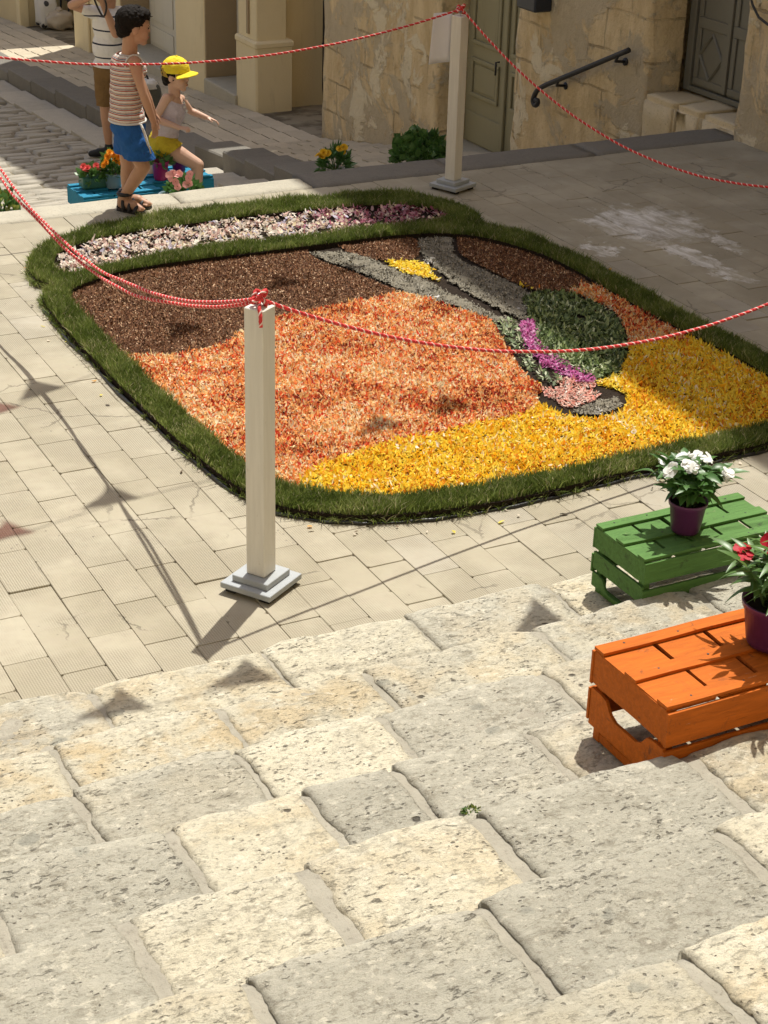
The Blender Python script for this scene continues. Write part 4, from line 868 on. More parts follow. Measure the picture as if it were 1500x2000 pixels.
fp = post(FP, math.radians(23), 'far white rope post by the green-grey door with paper sheet hung on it')
post(LP, math.radians(30), 'white rope post at the far left corner of the carpet'); post(RP, math.radians(10), 'white rope post at the right of the carpet near the steps')
def twist_tube(pts, r=.0062, n=8, pitch=.036, seed=0):
    seg = np.linalg.norm(np.diff(pts, axis=0), axis=1); s = np.concatenate([[0], np.cumsum(seg)]); N = max(8, int(s[-1]/.006)); q = np.linspace(0, s[-1], N)
    P = np.stack([np.interp(q, s, pts[:, i]) for i in range(3)], 1); m = MB().tube(P, r, n); v = np.array(m.v); ang = np.tile(np.arange(n)*2*PI/n, N); L = np.repeat(q, n)
    ph = L/pitch*2*PI; lob = np.cos(2*(ang-ph)); ctr = np.repeat(P, n, 0); v = ctr+(v-ctr)*(1+.16*lob)[:, None]
    w = .5+.5*np.cos(ang-ph+.0)*np.cos(ph*1.0+ang*0); w = .5+.5*np.cos(ang-ph*1.0)
    f = [x for x in m.f if len(x) == 4]
    return v, np.array(f), np.stack([w, .5+.5*lob, w*0], 1)
def rope(label, lines, knots=(), extra=()):
    t = thing('rope', label, 'rope', tuple(lines[0][0]), 0, 'red and white ropes between the posts')
    for i, L in enumerate(lines):
        v, f, c = twist_tube(np.asarray(L), seed=i*1.7); obj('strand', mk_fast('strand', v, f, c, True), M_ROPE, t, world=True)
    for K in knots:
        K = np.array(K); pts = [K+np.array([.021*math.sin(a)*(1+.2*math.sin(3*a)), .021*math.cos(a), .012*math.sin(2.3*a)+.004*a-.008]) for a in np.linspace(0, 5.2*PI/1.6, 60)]
        v, f, c = twist_tube(np.array(pts), .007); obj('knot', mk_fast('knot', v, f, c, True), M_ROPE, t, world=True)
    for E_ in extra:
        v, f, c = twist_tube(np.asarray(E_)); obj('loose_end', mk_fast('loose_end', v, f, c, True), M_ROPE, t, world=True)
    return t
def cat(A, B, sag, n=90, wob=.004, seed=0.):
    s = np.linspace(0, 1, n)[:, None]; P = np.asarray(A)+(np.asarray(B)-np.asarray(A))*s; P[:, 2] -= 4*sag*(s*(1-s))[:, 0]; e = np.sin(np.pi*s[:, 0])
    P[:, 2] += wob*e*fbm(s[:, 0]*9+seed, seed, 1, 2); P[:, 0] += wob*e*fbm(s[:, 0]*9+seed, seed, 5, 2); P[:, 1] += wob*e*fbm(s[:, 0]*9-seed, seed, 8, 2); return P
hk = lambda p, z=1.055: np.array([p[0], p[1], z])
rope('single red and white rope sagging from the near post over the carpet to the right', [cat(hk(NP, 1.05)+[.02, 0, 0], hk(RP), .50)], [hk(NP, 1.052)], [[hk(NP, 1.05), hk(NP, 1.042)+[-.02, -.045, 0], hk(NP, 1.02)+[-.022, -.058, 0], hk(NP, .985)+[-.02, -.056, 0]]])
a, b = hk(NP, 1.062), hk(LP)+np.array([.1, .25, 0])
d1 = cat(a, b, .455, seed=2.2, wob=.010); d2 = cat(a-[0, 0, .012], b, .475, seed=7.7, wob=.014); d2[:, 0] += .012*np.sin(np.linspace(0, 5*PI, 90))
rope('doubled red and white rope sagging from the near post to the left', [d1, d2])
rope('long red and white rope from the far post leftwards in front of the children', [cat(hk(FP, 1.07), hk(LP)+[0, -.1, 0], .19)], [hk(FP, 1.058)])
rope('red and white rope dropping from the far post across the shaded paving', [cat(hk(FP, 1.06)+[.02, 0, 0], hk(RP), .55, seed=4)])
# paper sheet hung at the far post, seen from behind
a0, a1, a2, a3 = (PD(x, y, float((FP-CAM) @ FH)+.03) for x, y in ((847, 26), (884, 24), (878, 122), (837, 126)))
pts = []; M_PAPER = plain('paper', (.84, .83, .85), .6, .03, 5, trans=.15, bump=0)
V = []
for j in range(9):
    for i in range(7):
        u, w = i/6, j/8; p = (a0*(1-u)+a1*u)*(1-w)+(a3*(1-u)+a2*u)*w; V.append(p+FH*(.012*math.sin(u*3)+.012*w*u))
F = [(j*7+i, j*7+i+1, j*7+i+8, j*7+i+7) for j in range(8) for i in range(6)]
me = mk('paper_notice', V, F, True); bm = bmesh.new(); bm.from_mesh(me); bmesh.ops.solidify(bm, geom=list(bm.faces), thickness=.0015); bm.to_mesh(me); bm.free()
pa = thing('paper_notice', 'white paper sheet hanging at the side of the far rope post', 'paper sheet', tuple(a0)); obj('sheet', me, M_PAPER, pa, world=True)
m = MB(); m.tube([a1, a1+np.array([.03, .0, .01])], .004, 5); obj('tape', m.mesh('tape'), M_STEEL, pa, world=True)

# ================================================================ crates
def wood(name, col, dark):
    n = Nd(name); P = n.vm('ADD', n.loc, n.cmb(n.ma('MULTIPLY', n.rnd, 9.0), n.rnd, 0.0)); g = n.noise(n.vm('MULTIPLY', P, (4, 34, 34)), 2.2, 5, .65, .6)
    c = n.mix(n.step(g, .3, .72), tuple(x*.80 for x in col), tuple(min(1, x*1.12) for x in col)); c = n.mix(n.ma('MULTIPLY', n.rnd, .25), c, tuple(x*.75 for x in col))
    s = n.step(n.noise(P, 15, 6, .72, .5), .58, .68); c = n.mix(n.ma('MULTIPLY', s, .7), c, dark)
    k = n.step(n.noise(n.vm('MULTIPLY', P, (3, 60, 60)), 3, 4, .65), .62, .70); c = n.mix(n.ma('MULTIPLY', k, .6), c, tuple(x*.35 for x in col))
    sc = n.step(n.noise(n.vm('MULTIPLY', P, (5, 22, 22)), 2.6, 6, .75, .4), .64, .72); c = n.mix(n.ma('MULTIPLY', sc, .5), c, (.50, .40, .27))
    return n.done(c, .72, n.bump(g, .5, .005), .2)
M_CGREEN = wood('green_crate_paint', (.095, .205, .052), (.045, .07, .03)); M_CORANGE = wood('orange_crate_paint', (.52, .125, .010), (.15, .05, .018)); M_CBLUE = wood('blue_crate_paint', (.02, .22, .36), (.03, .14, .22)); M_DKCR = M_IRON
def bent(name, x0, x1, y0, y1, z0, z1, axis, amp=.002, bevel=.0018):
    """a thin board, slightly warped, along x or y"""
    n = 7; m = MB(); V = []; r = rng.uniform(-amp, amp, (n, 2))
    for i in range(n):
        t = i/(n-1); a, b = r[i]
        if axis == 'x':
            x = x0+(x1-x0)*t; V += [(x, y0+a, z0+b), (x, y1+a*.6, z0+b), (x, y1+a*.6, z1+b), (x, y0+a, z1+b)]
        else:
            y = y0+(y1-y0)*t; V += [(x0+a, y, z0+b), (x1+a, y, z0+b), (x1+a, y, z1+b), (x0+a, y, z1+b)]
    F = [(i*4+k, i*4+(k+1) % 4, i*4+4+(k+1) % 4, i*4+4+k) for i in range(n-1) for k in range(4)]+[(3, 2, 1, 0), tuple((n-1)*4+k for k in range(4))]
    m.add(V, F); return m.mesh(name, bevel=0)
nail_mesh = MB().lathe([(.0035, -.001), (.003, .0006), (.0005, .0009)], 8).mesh('nail')
def crate(loc, rz, L, Wd, H, mat, label, nb=6, handle=True, slats=((.62, .98), (.30, .54)), group='painted wooden fruit crates used as flower stands', long_slats=None):
    """upturned fruit crate: boards of its bottom face up under three battens; x = length, y = width"""
    t = thing('wooden_crate', label, 'crate', loc, rz, group); bt = .010; c = .028
    zt = H-.0085
    for k in range(nb):                                         # bottom boards, now the top
        w = L/nb; x0 = k*w+(.007+rng.uniform(-.002, .004) if k else .001); x1 = (k+1)*w-(.007 if k < nb-1 else .001)
        obj('board', bent('board', x0, x1, .004, Wd-.004, zt-.008+rng.uniform(-.001, .001), zt, 'y'), mat, t)
    for y0, y1 in ((0, .042), (Wd/2-.024, Wd/2+.024), (Wd-.042, Wd)): obj('batten', bent('batten', -.001, L+.001, y0, y1, zt+.0015, H+.0015, 'x', .0015), mat, t)
    nm = nail_mesh
    for k in range(nb):
        for yy in (.02, Wd/2, Wd-.02): q = obj('nail', nm, M_IRON, t, loc=((k+.5)*L/nb+rng.uniform(-.02, .02), yy+rng.uniform(-.006, .006), H+.0016))
    for cx in (0.010, L-.010-c):                                # corner posts
        for cy in (.010, Wd-.010-c): obj('corner_post', boxm('corner_post', cx, cx+c, cy, cy+c, 0.0, zt-.009, .002), mat, t)
    for ex, s in ((0, -1), (L, 1)):                             # end boards
        x0, x1 = (ex-.0, ex+.009) if s < 0 else (ex-.009, ex)
        for i, (a, b) in enumerate(slats):
            if i == len(slats)-1 and handle:
                n = 15; poly = [(.0, a*H), (Wd, a*H)]           # scalloped hand hold along the upper edge
                poly += [(Wd-(Wd*q/(n-1)), b*H-(.058*H/.28 if 0 else .045)*max(0, min(1, (.30-abs(q/(n-1)-.5))*9))*(1) ) for q in range(n)]
                M = Matrix(((0, 1, 0, 0), (1, 0, 0, 0), (0, 0, 1, 0), (0, 0, 0, 1)))
                obj('end_board', MB().prism(poly, x0, x1, M).mesh('end_board'), mat, t)
            else: obj('end_board', bent('end_board', x0, x1, .0, Wd, a*H, b*H-(.0 if i else .012), 'y', .0012), mat, t)
        obj('end_rail', boxm('end_rail', x0+.010 if s < 0 else x0-.016, x1+.016 if s < 0 else x1-.010, .04, Wd-.04, .004, .030, .002), mat, t)
    for ey, s in ((0, -1), (Wd, 1)):
        y0, y1 = (ey-.009, ey-.0005) if s < 0 else (ey+.0005, ey+.009)
        for i, (a, b) in enumerate(long_slats or slats): obj('side_board', bent('side_board', -.002, L+.002, y0, y1, a*H, b*H-(.0 if i else .014), 'x', .0015), mat, t)
    return t
GC = (3.135, 4.085, .016); crate(GC, 0, .60, .29, .262, M_CGREEN, 'green wooden crate on the lowest step under the white flowers', 5, True, ((.66, 1.0), (.36, .60), (.10, .30)), long_slats=((.66, 1.0), (.30, .56)))
OC = (2.262, 2.80, .42); crate(OC, 0, .62, .315, .272, M_CORANGE, 'bright orange wooden crate on the steps under the pot of red flowers', 4, True, ((.62, 1.0), (.16, .56)), long_slats=((.60, 1.0), (.20, .54)))
zc = .30
c1 = PYp(163, 386, 10.0); B1 = (c1[0], 10.0, c1[2]-zc); crate(B1, 0, .50, .31, zc, M_CBLUE, 'blue wooden crate at the left below the ledge behind the striped boy', 5, False, ((.62, 1.0), (.25, .55)))
c2 = PYp(416, 343, 10.16); B2 = (c2[0]-.52, 10.16, c2[2]-zc); crate(B2, 0, .52, .31, zc, M_CBLUE, 'blue wooden crate below the ledge behind the running girl', 5, False, ((.62, 1.0), (.25, .55)))

# ================================================================ plants
def leaf_mat(name, a, b, trans=.18, rough=.4):
    n = Nd(name); c = n.mix(n.noise(n.loc, 30, 4, .6), a, b); c = n.mix(n.ma('MULTIPLY', n.rnd, .5), c, tuple(x*1.35 for x in b)); return n.done(c, rough, n.bump(n.noise(n.loc, 90, 3), .15, .002), .45, trans=trans, tcol=tuple(min(1, x*2) for x in b))
M_LEAF = leaf_mat('dark_glossy_leaf', (.030, .080, .018), (.065, .15, .034)); M_LEAF2 = leaf_mat('fresh_leaf', (.05, .11, .025), (.09, .18, .045)); M_LEAF3 = leaf_mat('yellowish_leaf', (.16, .20, .04), (.25, .28, .06))
M_STEM = plain('stem', (.10, .16, .05), .6)
def flower_mat(name, col, rough=.55): return plain(name, col, rough, .08, 60, .25, trans=.25, bump=0)
M_FW, M_FR, M_FO, M_FY, M_FP, M_FPK = flower_mat('white_flower', (.90, .90, .87)), flower_mat('red_flower', (.50, .012, .03)), flower_mat('orange_flower', (.85, .34, .02)), flower_mat('yellow_flower', (.78, .50, .03)), flower_mat('coral_flower', (.74, .11, .10)), flower_mat('pink_flower', (.80, .40, .37))
M_FEYE = plain('flower_eye', (.7, .6, .2)); M_PSOIL = plain('potting_soil', (.03, .022, .015), .95, .4, 60, .1, bump=.8)
def pot_mat(name, c, r=.38): return plain(name, c, r, .08, 8, .4, trans=.0, bump=.03)
M_PURP = pot_mat('purple_plastic', (.10, .022, .085)); M_GPOT = pot_mat('green_plastic', (.03, .12, .08)); M_MAG = pot_mat('magenta_plastic', (.35, .02, .14)); M_GREY = pot_mat('grey_blue_zinc', (.19, .27, .31), .35); M_WPOT = pot_mat('pale_plastic', (.52, .48, .46)); M_VIO = pot_mat('violet_plastic', (.20, .02, .22))
def leaf_mesh(name, L, w, fold=.25, droop=.35, seg=5):
    V = []
    for i in range(seg+1):
        t = i/seg; h = w*(math.sin(PI*min(1, t**.85*.97+.02)))*.5+.0006; z = -droop*L*t*t
        V += [(L*t, -h, z+fold*h), (L*t, 0, z), (L*t, h, z+fold*h)]
    F = [(i*3+k, i*3+3+k, i*3+4+k, i*3+1+k) for i in range(seg) for k in range(2)]; return mk(name, V, F, True)
def flower_mesh(name, R, n=5, cup=.15, w=.95, seg=3):
    V, F = [], []
    for k in range(n):
        a = 2*PI*k/n; b0 = len(V)
        for i in range(seg+1):
            t = .08+.92*i/seg; h = w*R*.62*math.sin(PI*min(.93, .12+t*.72)); z = cup*R*t*t*1.3-(.12*R if i == seg else 0); c, s = math.cos(a), math.sin(a)
            for q in (-1, 0, 1): x, y = R*t*(1 if q == 0 else .93), q*h; V.append((x*c-y*s, x*s+y*c, z+abs(q)*.05*R+.002*k))
        F += [(b0+i*3+j, b0+i*3+3+j, b0+i*3+4+j, b0+i*3+1+j) for i in range(seg) for j in range(2)]
    return mk(name, V, F, True)
def rose_mesh(name, R, n=20, layers=3):
    """ruffled pompon flower"""
    V, F = [], []; r = np.random.default_rng(int(R*9999))
    for l in range(layers):
        for k in range(max(5, n//(l+1)//2)):
            a = 2*PI*k/max(5, n//(l+1)//2)+l*.5; rr = R*(1-.28*l); b0 = len(V); w = .30*R; tilt = .25+.45*l; ca, sa = math.cos(a), math.sin(a)
            for (x, y, z) in ((.1*rr, -w*.5, 0), (.1*rr, w*.5, 0), (rr*math.cos(tilt), -w, rr*math.sin(tilt)), (rr*math.cos(tilt)*1.06, 0, rr*math.sin(tilt)), (rr*math.cos(tilt), w, rr*math.sin(tilt))):
                V.append((x*ca-y*sa, x*sa+y*ca, z+r.uniform(-.06, .06)*R))
            F += [(b0, b0+2, b0+3), (b0, b0+3, b0+1), (b0+1, b0+3, b0+4)]
    return mk(name, V, F, True)
def orient(d, roll=0.):
    d = Vector(d).normalized(); return d.to_track_quat('X', 'Z').to_matrix().to_4x4() @ Matrix.Rotation(roll, 4, 'X')
def pot(loc, r, h, mat, label, name='flower_pot', cat='flower pot', sq=False):
    t = thing(name, label, cat, loc)
    m = MB(); m.lathe([(0, .004), (r*.70, 0), (r*.76, .012), (r*.94, h*.86), (r*.95, h*.86), (r*1.0, h*.865), (r*1.03, h*.985), (r*1.03, h), (r*.97, h), (r*.93, h*.86), (r*.90, h*.80)], 40)
    obj('pot', m.mesh('pot', True), mat, t); me = MB().lathe([(r*.91, h*.80), (r*.5, h*.84), (.0005, h*.85)], 24).mesh('soil', True); obj('soil', me, M_PSOIL, t); return t
LEAF_M = [leaf_mesh('leaf', .062, .028, .3, .25), leaf_mesh('leaf', .052, .027, .2, .45), leaf_mesh('leaf', .070, .030, .35, .6)]
def periwinkle(loc, r, h, potm, flm, label, nst=13, spread=.12, rise=.15, nfl=10, fR=.027, lm=LEAF_M, fl_dirs=None, mat_l=M_LEAF):
    t = pot(loc, r, h, potm, label, 'potted_periwinkle', 'potted plant'); sm = MB(); fls = []
    fm = [flower_mesh('flower', fR, 5, c) for c in (.0, .12, .25)]; eye = MB().ell((0, 0, .002), (.003, .003, .002), 8, 4).mesh('eye')
    tips = []
    for s in range(nst):
        a = 2*PI*s/nst*2.4+rng.uniform(-.3, .3); q = (s/(nst-1))**.7; tip = np.array([math.cos(a)*spread*q, math.sin(a)*spread*q, h*.85+rise*(1.02-.42*q*q)*rng.uniform(.85, 1.1)]); b = np.array([math.cos(a)*r*.35, math.sin(a)*r*.35, h*.82])
        pts = [b+(tip-b)*u+np.array([0, 0, .02*math.sin(PI*u)]) for u in np.linspace(0, 1, 7)]; sm.tube(pts, [.0034-.0015*u for u in np.linspace(0, 1, 7)], 6); tips.append((tip, a))
        for k in range(2, 7):
            p = pts[k]
            for e in (0, 1):
                az_ = a+k*1.57+e*PI+rng.uniform(-.3, .3); el_ = .15+.12*k-rng.uniform(0, .5); l = obj('leaf', lm[rng.integers(len(lm))], mat_l, t)
                sc = rng.uniform(.7, 1.1); l.matrix_local = Matrix.Translation(p) @ orient((math.cos(az_)*math.cos(el_), math.sin(az_)*math.cos(el_), math.sin(el_)), rng.uniform(-.5, .5)) @ Matrix.Scale(sc, 4)
    obj('stems', sm.mesh('stems', True), M_STEM, t)
    for i in range(nfl):
        tip, a = tips[(i*5+3) % nst]; d = np.array([math.cos(a)*.35-.10, math.sin(a)*.35-.25, .85]) if fl_dirs is None else fl_dirs
        d = d+rng.normal(0, .35, 3); off = np.array([math.cos(a), math.sin(a), 0])*.012*(i//nst) + np.array([rng.uniform(-.02, .02), rng.uniform(-.02, .02), rng.uniform(.008, .026)])
        f = obj('flower', fm[rng.integers(3)], flm, t); z = Vector(d).normalized().to_track_quat('Z', 'Y').to_matrix().to_4x4(); f.matrix_local = Matrix.Translation(Vector(tip+off)) @ z @ Matrix.Rotation(rng.uniform(0, 6), 4, 'Z') @ Matrix.Scale(rng.uniform(.85, 1.1), 4)
        e = obj('eye', eye, M_FEYE, f)
    return t
pw = PZ(1338, 1036, GC[2]+.264); periwinkle((pw[0], pw[1], GC[2]+.2655), .066, .115, M_PURP, M_FW, 'purple pot of white periwinkles on the green crate', 30, .125, .15, 30, .0215)
pr = PZ(1500, 1262, OC[2]+.274); periwinkle((pr[0]+.015, pr[1]+.01, OC[2]+.2755), .084, .125, M_PURP, M_FR, 'purple pot of red periwinkles on the orange crate', 24, .125, .16, 8, .021, [leaf_mesh('leaf', .075, .016, .3, .35), leaf_mesh('leaf', .06, .016, .2, .2), leaf_mesh('leaf', .085, .018, .3, .5)], None, M_LEAF2)

def bush(t, base, R, Hh, n, lmats, lsize=(.05, .02), seed=0, name='leaves', up=.35, squash=1.0):
    """leaf mass of one small far plant, joined"""
    r = np.random.default_rng(seed); parts = {}
    for k in range(n):
        a, ph = r.uniform(0, 2*PI), math.acos(r.uniform(-.15, 1)); q = r.uniform(.45, 1)**.6; d = np.array([math.cos(a)*math.sin(ph), math.sin(a)*math.sin(ph), math.cos(ph)])
        p = np.array(base)+d*np.array([R, R*squash, Hh])*q; dd = d+np.array([0, 0, up])+r.normal(0, .5, 3); dd /= np.linalg.norm(dd); s = np.cross(dd, r.normal(size=3)); s /= np.linalg.norm(s); l, w = lsize[0]*r.uniform(.6, 1.3), lsize[1]*r.uniform(.6, 1.3)
        V = [p, p+dd*l*.45+s*w, p+dd*l*.5-np.cross(dd, s)*w*.3, p+dd*l*.45-s*w, p+dd*l]; m = parts.setdefault(int(r.integers(len(lmats))), MB()); m.add(V, [(0, 1, 2), (0, 2, 3), (1, 4, 2), (2, 4, 3)])
    for i, m in parts.items(): tag(obj(name, m.mesh(name, True, fix=False), lmats[i], t, world=True), kind='stuff')
    sm = MB()
    for k in range(5 if R > .03 else 1): a = r.uniform(0, 6.28); sm.tube([np.array(base)+[0, 0, -.03 if R > .03 else -.004], np.array(base)+np.array([math.cos(a)*R*.5, math.sin(a)*R*.5, Hh*.6])], .004 if R > .03 else .001, 5)
    obj('stems', sm.mesh('stems'), M_STEM, t, world=True)
def blooms(t, pts, mesh, mat, dirn=(-.2, -.6, .7)):
    for p in pts:
        d = Vector(np.array(dirn)+rng.normal(0, .3, 3)).normalized(); f = obj('flower', mesh, mat, t); f.matrix_local = wmat(t).inverted() @ Matrix.Translation(Vector(p)) @ d.to_track_quat('Z', 'Y').to_matrix().to_4x4() @ Matrix.Rotation(rng.uniform(0, 6), 4, 'Z')
ROSE, ROSE2, FL5 = rose_mesh('flower', .021), rose_mesh('flower', .025), flower_mesh('flower', .024, 5, .15)
zt = B1[2]+zc+.002
# on the left blue crate: green trough of coral flowers, tall orange marigolds
p = PZ(170, 357, zt+.015); t = thing('flower_trough', 'green trough of coral red flowers on the left blue crate', 'flower trough', (p[0]+.03, p[1]-.05, zt))
obj('trough', MB().box(-.085, .10, -.05, .05, 0, .075).mesh('trough', bevel=.008), M_GPOT, t); bush(t, (p[0]+.03, p[1]-.05, zt+.06), .085, .065, 130, [M_LEAF, M_LEAF2], (.045, .017), 3)
blooms(t, [PYp(x, y, p[1]-.08) for x, y in ((163, 325), (171, 328), (180, 331), (178, 337), (188, 324), (192, 327), (167, 334))], ROSE, M_FP)
p = PZ(222, 366, zt); t = pot((p[0], p[1], zt), .06, .095, M_GREY, 'pot of bright orange marigolds on the left blue crate', 'potted_marigold', 'potted plant'); bush(t, (p[0], p[1], zt+.09), .065, .125, 200, [M_LEAF, M_LEAF2], (.05, .014), 5)
blooms(t, [PYp(x, y, p[1]-.05) for x, y in ((210, 306), (222, 302), (232, 306), (226, 314), (207, 316), (236, 318), (214, 298), (203, 322), (266, 320), (240, 309), (229, 296))], ROSE, M_FO)
# on the right blue crate: magenta and violet pots, pink flowers in a zinc pot in front
zt2 = B2[2]+zc+.002
for (x, y, mt, r, h, lab) in ((316, 352, M_MAG, .055, .12, 'magenta plant pot on the right blue crate'), (352, 340, M_VIO, .05, .10, 'violet plant pot on the right blue crate')):
    p = PZ(x, y, zt2); t = pot((p[0], p[1]+.02, zt2), r, h, mt, lab); bush(t, (p[0], p[1]+.02, zt2+h*.8), .06, .07, 50, [M_LEAF, M_LEAF2], (.045, .016), int(x))
p = PYp(352, 380, 9.86); zb = p[2]-.16; t = pot((p[0]-.05, p[1], zb), .085, .17, M_GREY, 'grey-blue zinc pot of pale pink flowers behind the ledge', 'potted_begonia', 'potted plant'); bush(t, (p[0]+.02, p[1], zb+.16), .10, .10, 160, [M_LEAF], (.05, .02), 9)
blooms(t, [PYp(x, y, p[1]-.08) for x, y in ((338, 338), (346, 345), (334, 348), (343, 355), (330, 342), (352, 338), (368, 348), (372, 340), (363, 361), (370, 358), (347, 364))], FL5, M_FPK, (-.3, -.8, .4))
obj('stand', boxm('stand', -.1, .1, -.1, .1, float(zs(p[1]))-zb, -.002, .004), M_CBLUE, t)
# yellow marigolds and a leafy plant behind the dark ledge, a fresh plant at the left edge
p = PYp(655, 345, 9.95); t = pot((p[0], p[1], p[2]-.04), .06, .10, M_WPOT, 'pale pot of yellow marigolds behind the dark ledge', 'potted_marigold', 'potted plant'); bush(t, (p[0], p[1], p[2]+.05), .10, .14, 260, [M_LEAF, M_LEAF], (.06, .012), 12, up=.1)
blooms(t, [PYp(x, y, p[1]-.05) for x, y in ((622, 303), (632, 298), (640, 300), (664, 291), (672, 288), (668, 296), (628, 306))], ROSE2, M_FY)
obj('stand', boxm('stand', -.09, .09, -.09, .09, float(zp(p[1]))-p[2]+.04, -.002, .004), M_LEDGE, t)
p = PYp(820, 318, 10.3); t = pot((p[0], p[1], p[2]-.14), .09, .16, M_WPOT, 'bushy green geranium with broad leaves behind the dark ledge', 'potted_geranium', 'potted plant'); bush(t, (p[0], p[1], p[2]+.02), .19, .20, 330, [M_LEAF2, M_LEAF2, M_LEAF], (.055, .032), 21, up=.5)
bush(t, (p[0]-.05, p[1]-.12, p[2]+.06), .12, .10, 70, [M_LEAF, M_LEAF2], (.055, .032), 22, 'low_leaves'); obj('stand', boxm('stand', -.09, .09, -.09, .09, float(zp(p[1]))-p[2]+.14, -.002, .004), M_LEDGE, t)
p = PYp(8, 405, 9.86); t = pot((p[0], p[1], p[2]-.16), .07, .13, M_GPOT, 'pale leafy plant at the left edge just behind the ledge', 'potted_plant', 'potted plant'); bush(t, (p[0]-.02, p[1], p[2]-.01), .10, .10, 150, [M_LEAF2, M_LEAF3, M_LEAF], (.05, .022), 31)
obj('stand', boxm('stand', -.09, .09, -.09, .09, float(zs(p[1]))-p[2]+.16, -.002, .004), M_CBLUE, t)
# a weed in a joint of the steps
p = PZ(918, 1588, 4*RI-.02); t = thing('weed', 'small flat green moss tuft in a joint of the steps', 'weed', tuple(p)); bush(t, (p[0], p[1], p[2]+.006), .022, .006, 90, [M_LEAF2, M_LEAF3, M_STEM], (.009, .003), 41, squash=.5)

# ================================================================ bunting strung overhead (its shadows lie on the square)
def cloth(name, c, tr): n = Nd(name); return n.done(n.mix(n.noise(n.loc, 40, 3), c, tuple(x*.9 for x in c)), .8, None, .1, trans=tr)
M_FLAGD = cloth('blue_cloth', (.10, .12, .24), .04); M_FLAGR = cloth('red_cloth', (.60, .04, .04), .3); _t = M_FLAGR.node_tree; _tr = _t.nodes.new('ShaderNodeBsdfTransparent'); _tr.inputs[0].default_value = (.85, .22, .16, 1); _mx = _t.nodes.new('ShaderNodeMixShader'); _mx.inputs[0].default_value = .55; _o = [q for q in _t.nodes if q.type == 'OUTPUT_MATERIAL'][0]; _src = _o.inputs[0].links[0].from_socket; _t.links.new(_src, _mx.inputs[1]); _t.links.new(_tr.outputs[0], _mx.inputs[2]); _t.links.new(_mx.outputs[0], _o.inputs[0])
for q, (hz, fl, lab) in enumerate([(3.3, [(15, 1045, 'r'), (225, 978, 'd'), (750, 850, 'd'), (890, 812, 'd')], 'string of triangular flags overhead nearest above the steps'),
        (3.3, [(0, 805, 'r'), (90, 765, 'd'), (370, 655, 'd'), (430, 602, 'd'), (560, 562, 'd'), (690, 532, 'd')], 'string of triangular flags overhead above the middle of the carpet'),
        (3.2, [(230, 1395, 'd'), (480, 1338, 'd'), (1070, 1237, 'd')], 'string of triangular flags overhead above the lowest steps')]):
    G0 = [PZ(x, y, .0) for x, y, k in fl]; Pn = [g+SUN_DIR*hz for g in G0]
    t = thing('bunting', lab, 'bunting', tuple(Pn[0]), 0, 'strings of flags over the square')
    d = Pn[-1]-Pn[0]; d /= np.linalg.norm(d); line = [Pn[0]-d*2.5+[0, 0, .5]]+[p+np.array([0, 0, .075]) for p in Pn]+[Pn[-1]+d*4+[0, 0, .8]]
    m = MB(); m.tube(line, .004, 5); obj('cord', m.mesh('cord'), M_STEM, t, world=True)
    for i, p in enumerate(Pn):
        dd = (line[i+2]-line[i]); dd /= np.linalg.norm(dd); w, hgt = .12, .26; nx = np.cross(dd, [0, 0, 1]); V = []; n = 6
        swing = rng.uniform(.5, 1.1)
        for j in range(n+1):
            u = j/n
            for s in (-1, 0, 1): V.append(p+np.array([0, 0, .073])+dd*s*w*(1-u*.97)+(-nx*swing*.8-np.array([0, 0, 1])*.8)*hgt*u*.8+nx*.02*math.sin(3*u+s))
        F = [(j*3+k, j*3+k+1, j*3+k+4, j*3+k+3) for j in range(n) for k in range(2)]; me = mk('flag', V, F, True); bm = bmesh.new(); bm.from_mesh(me); bmesh.ops.solidify(bm, geom=list(bm.faces), thickness=.001); bm.to_mesh(me); bm.free()
        obj('flag', me, M_FLAGR if fl[i][2] == 'r' else M_FLAGD, t, world=True)

# ================================================================ people
def skin_mat(name, c):
    n = Nd(name); f = n.noise(n.loc, 14, 4, .6); k = n.mix(f, tuple(x*.88 for x in c), tuple(min(1, x*1.08) for x in c)); k = n.mix(n.ma('MULTIPLY', n.step(n.noise(n.loc, 6, 3), .52, .7), .25), k, (c[0]*.95, c[1]*.72, c[2]*.66))
    return n.done(k, .5, n.bump(n.noise(n.loc, 120, 3), .1, .002), .35)
M_SKIN, M_SKIN2 = skin_mat('tanned_skin', (.50, .285, .185)), skin_mat('light_skin', (.60, .38, .28))
M_HAIR = plain('dark_brown_hair', (.013, .010, .008), .75, .3, 60, .12, bump=.8); M_EYE = plain('dark_eye', (.02, .014, .010), .15, spec=.6); M_LIP = plain('lip', (.42, .15, .12), .5)
def cloth_mat(name, c, rough=.85, sc=16):
    n = Nd(name); f = n.noise(n.loc, sc, 4, .6); k = n.mix(f, tuple(x*.82 for x in c), tuple(min(1, x*1.1) for x in c)); return n.done(k, rough, n.bump(n.ma('ADD', n.noise(n.loc, 22, 3, .5, 1.0), n.ma('MULTIPLY', n.noise(n.loc, 300, 2), .2)), .7, .02), .2)
M_BLUE, M_YELS, M_LILAC, M_TAN = cloth_mat('blue_cotton', (.025, .115, .36)), cloth_mat('yellow_cotton', (.56, .43, .035)), cloth_mat('lilac_cotton', (.60, .53, .60)), cloth_mat('ochre_cotton', (.21, .125, .05))
M_YCAP = cloth_mat('yellow_cap_cloth', (.86, .68, .04)); M_CAPB = cloth_mat('ochre_cap_cloth', (.42, .27, .05)); M_SAND_ = plain('black_leather', (.022, .020, .022), .55, .2, 40, .4); M_SHOE = plain('black_shoe', (.018, .02, .022), .6, .2, 30, .3)
M_TRIM = cloth_mat('white_trim', (.74, .72, .68))
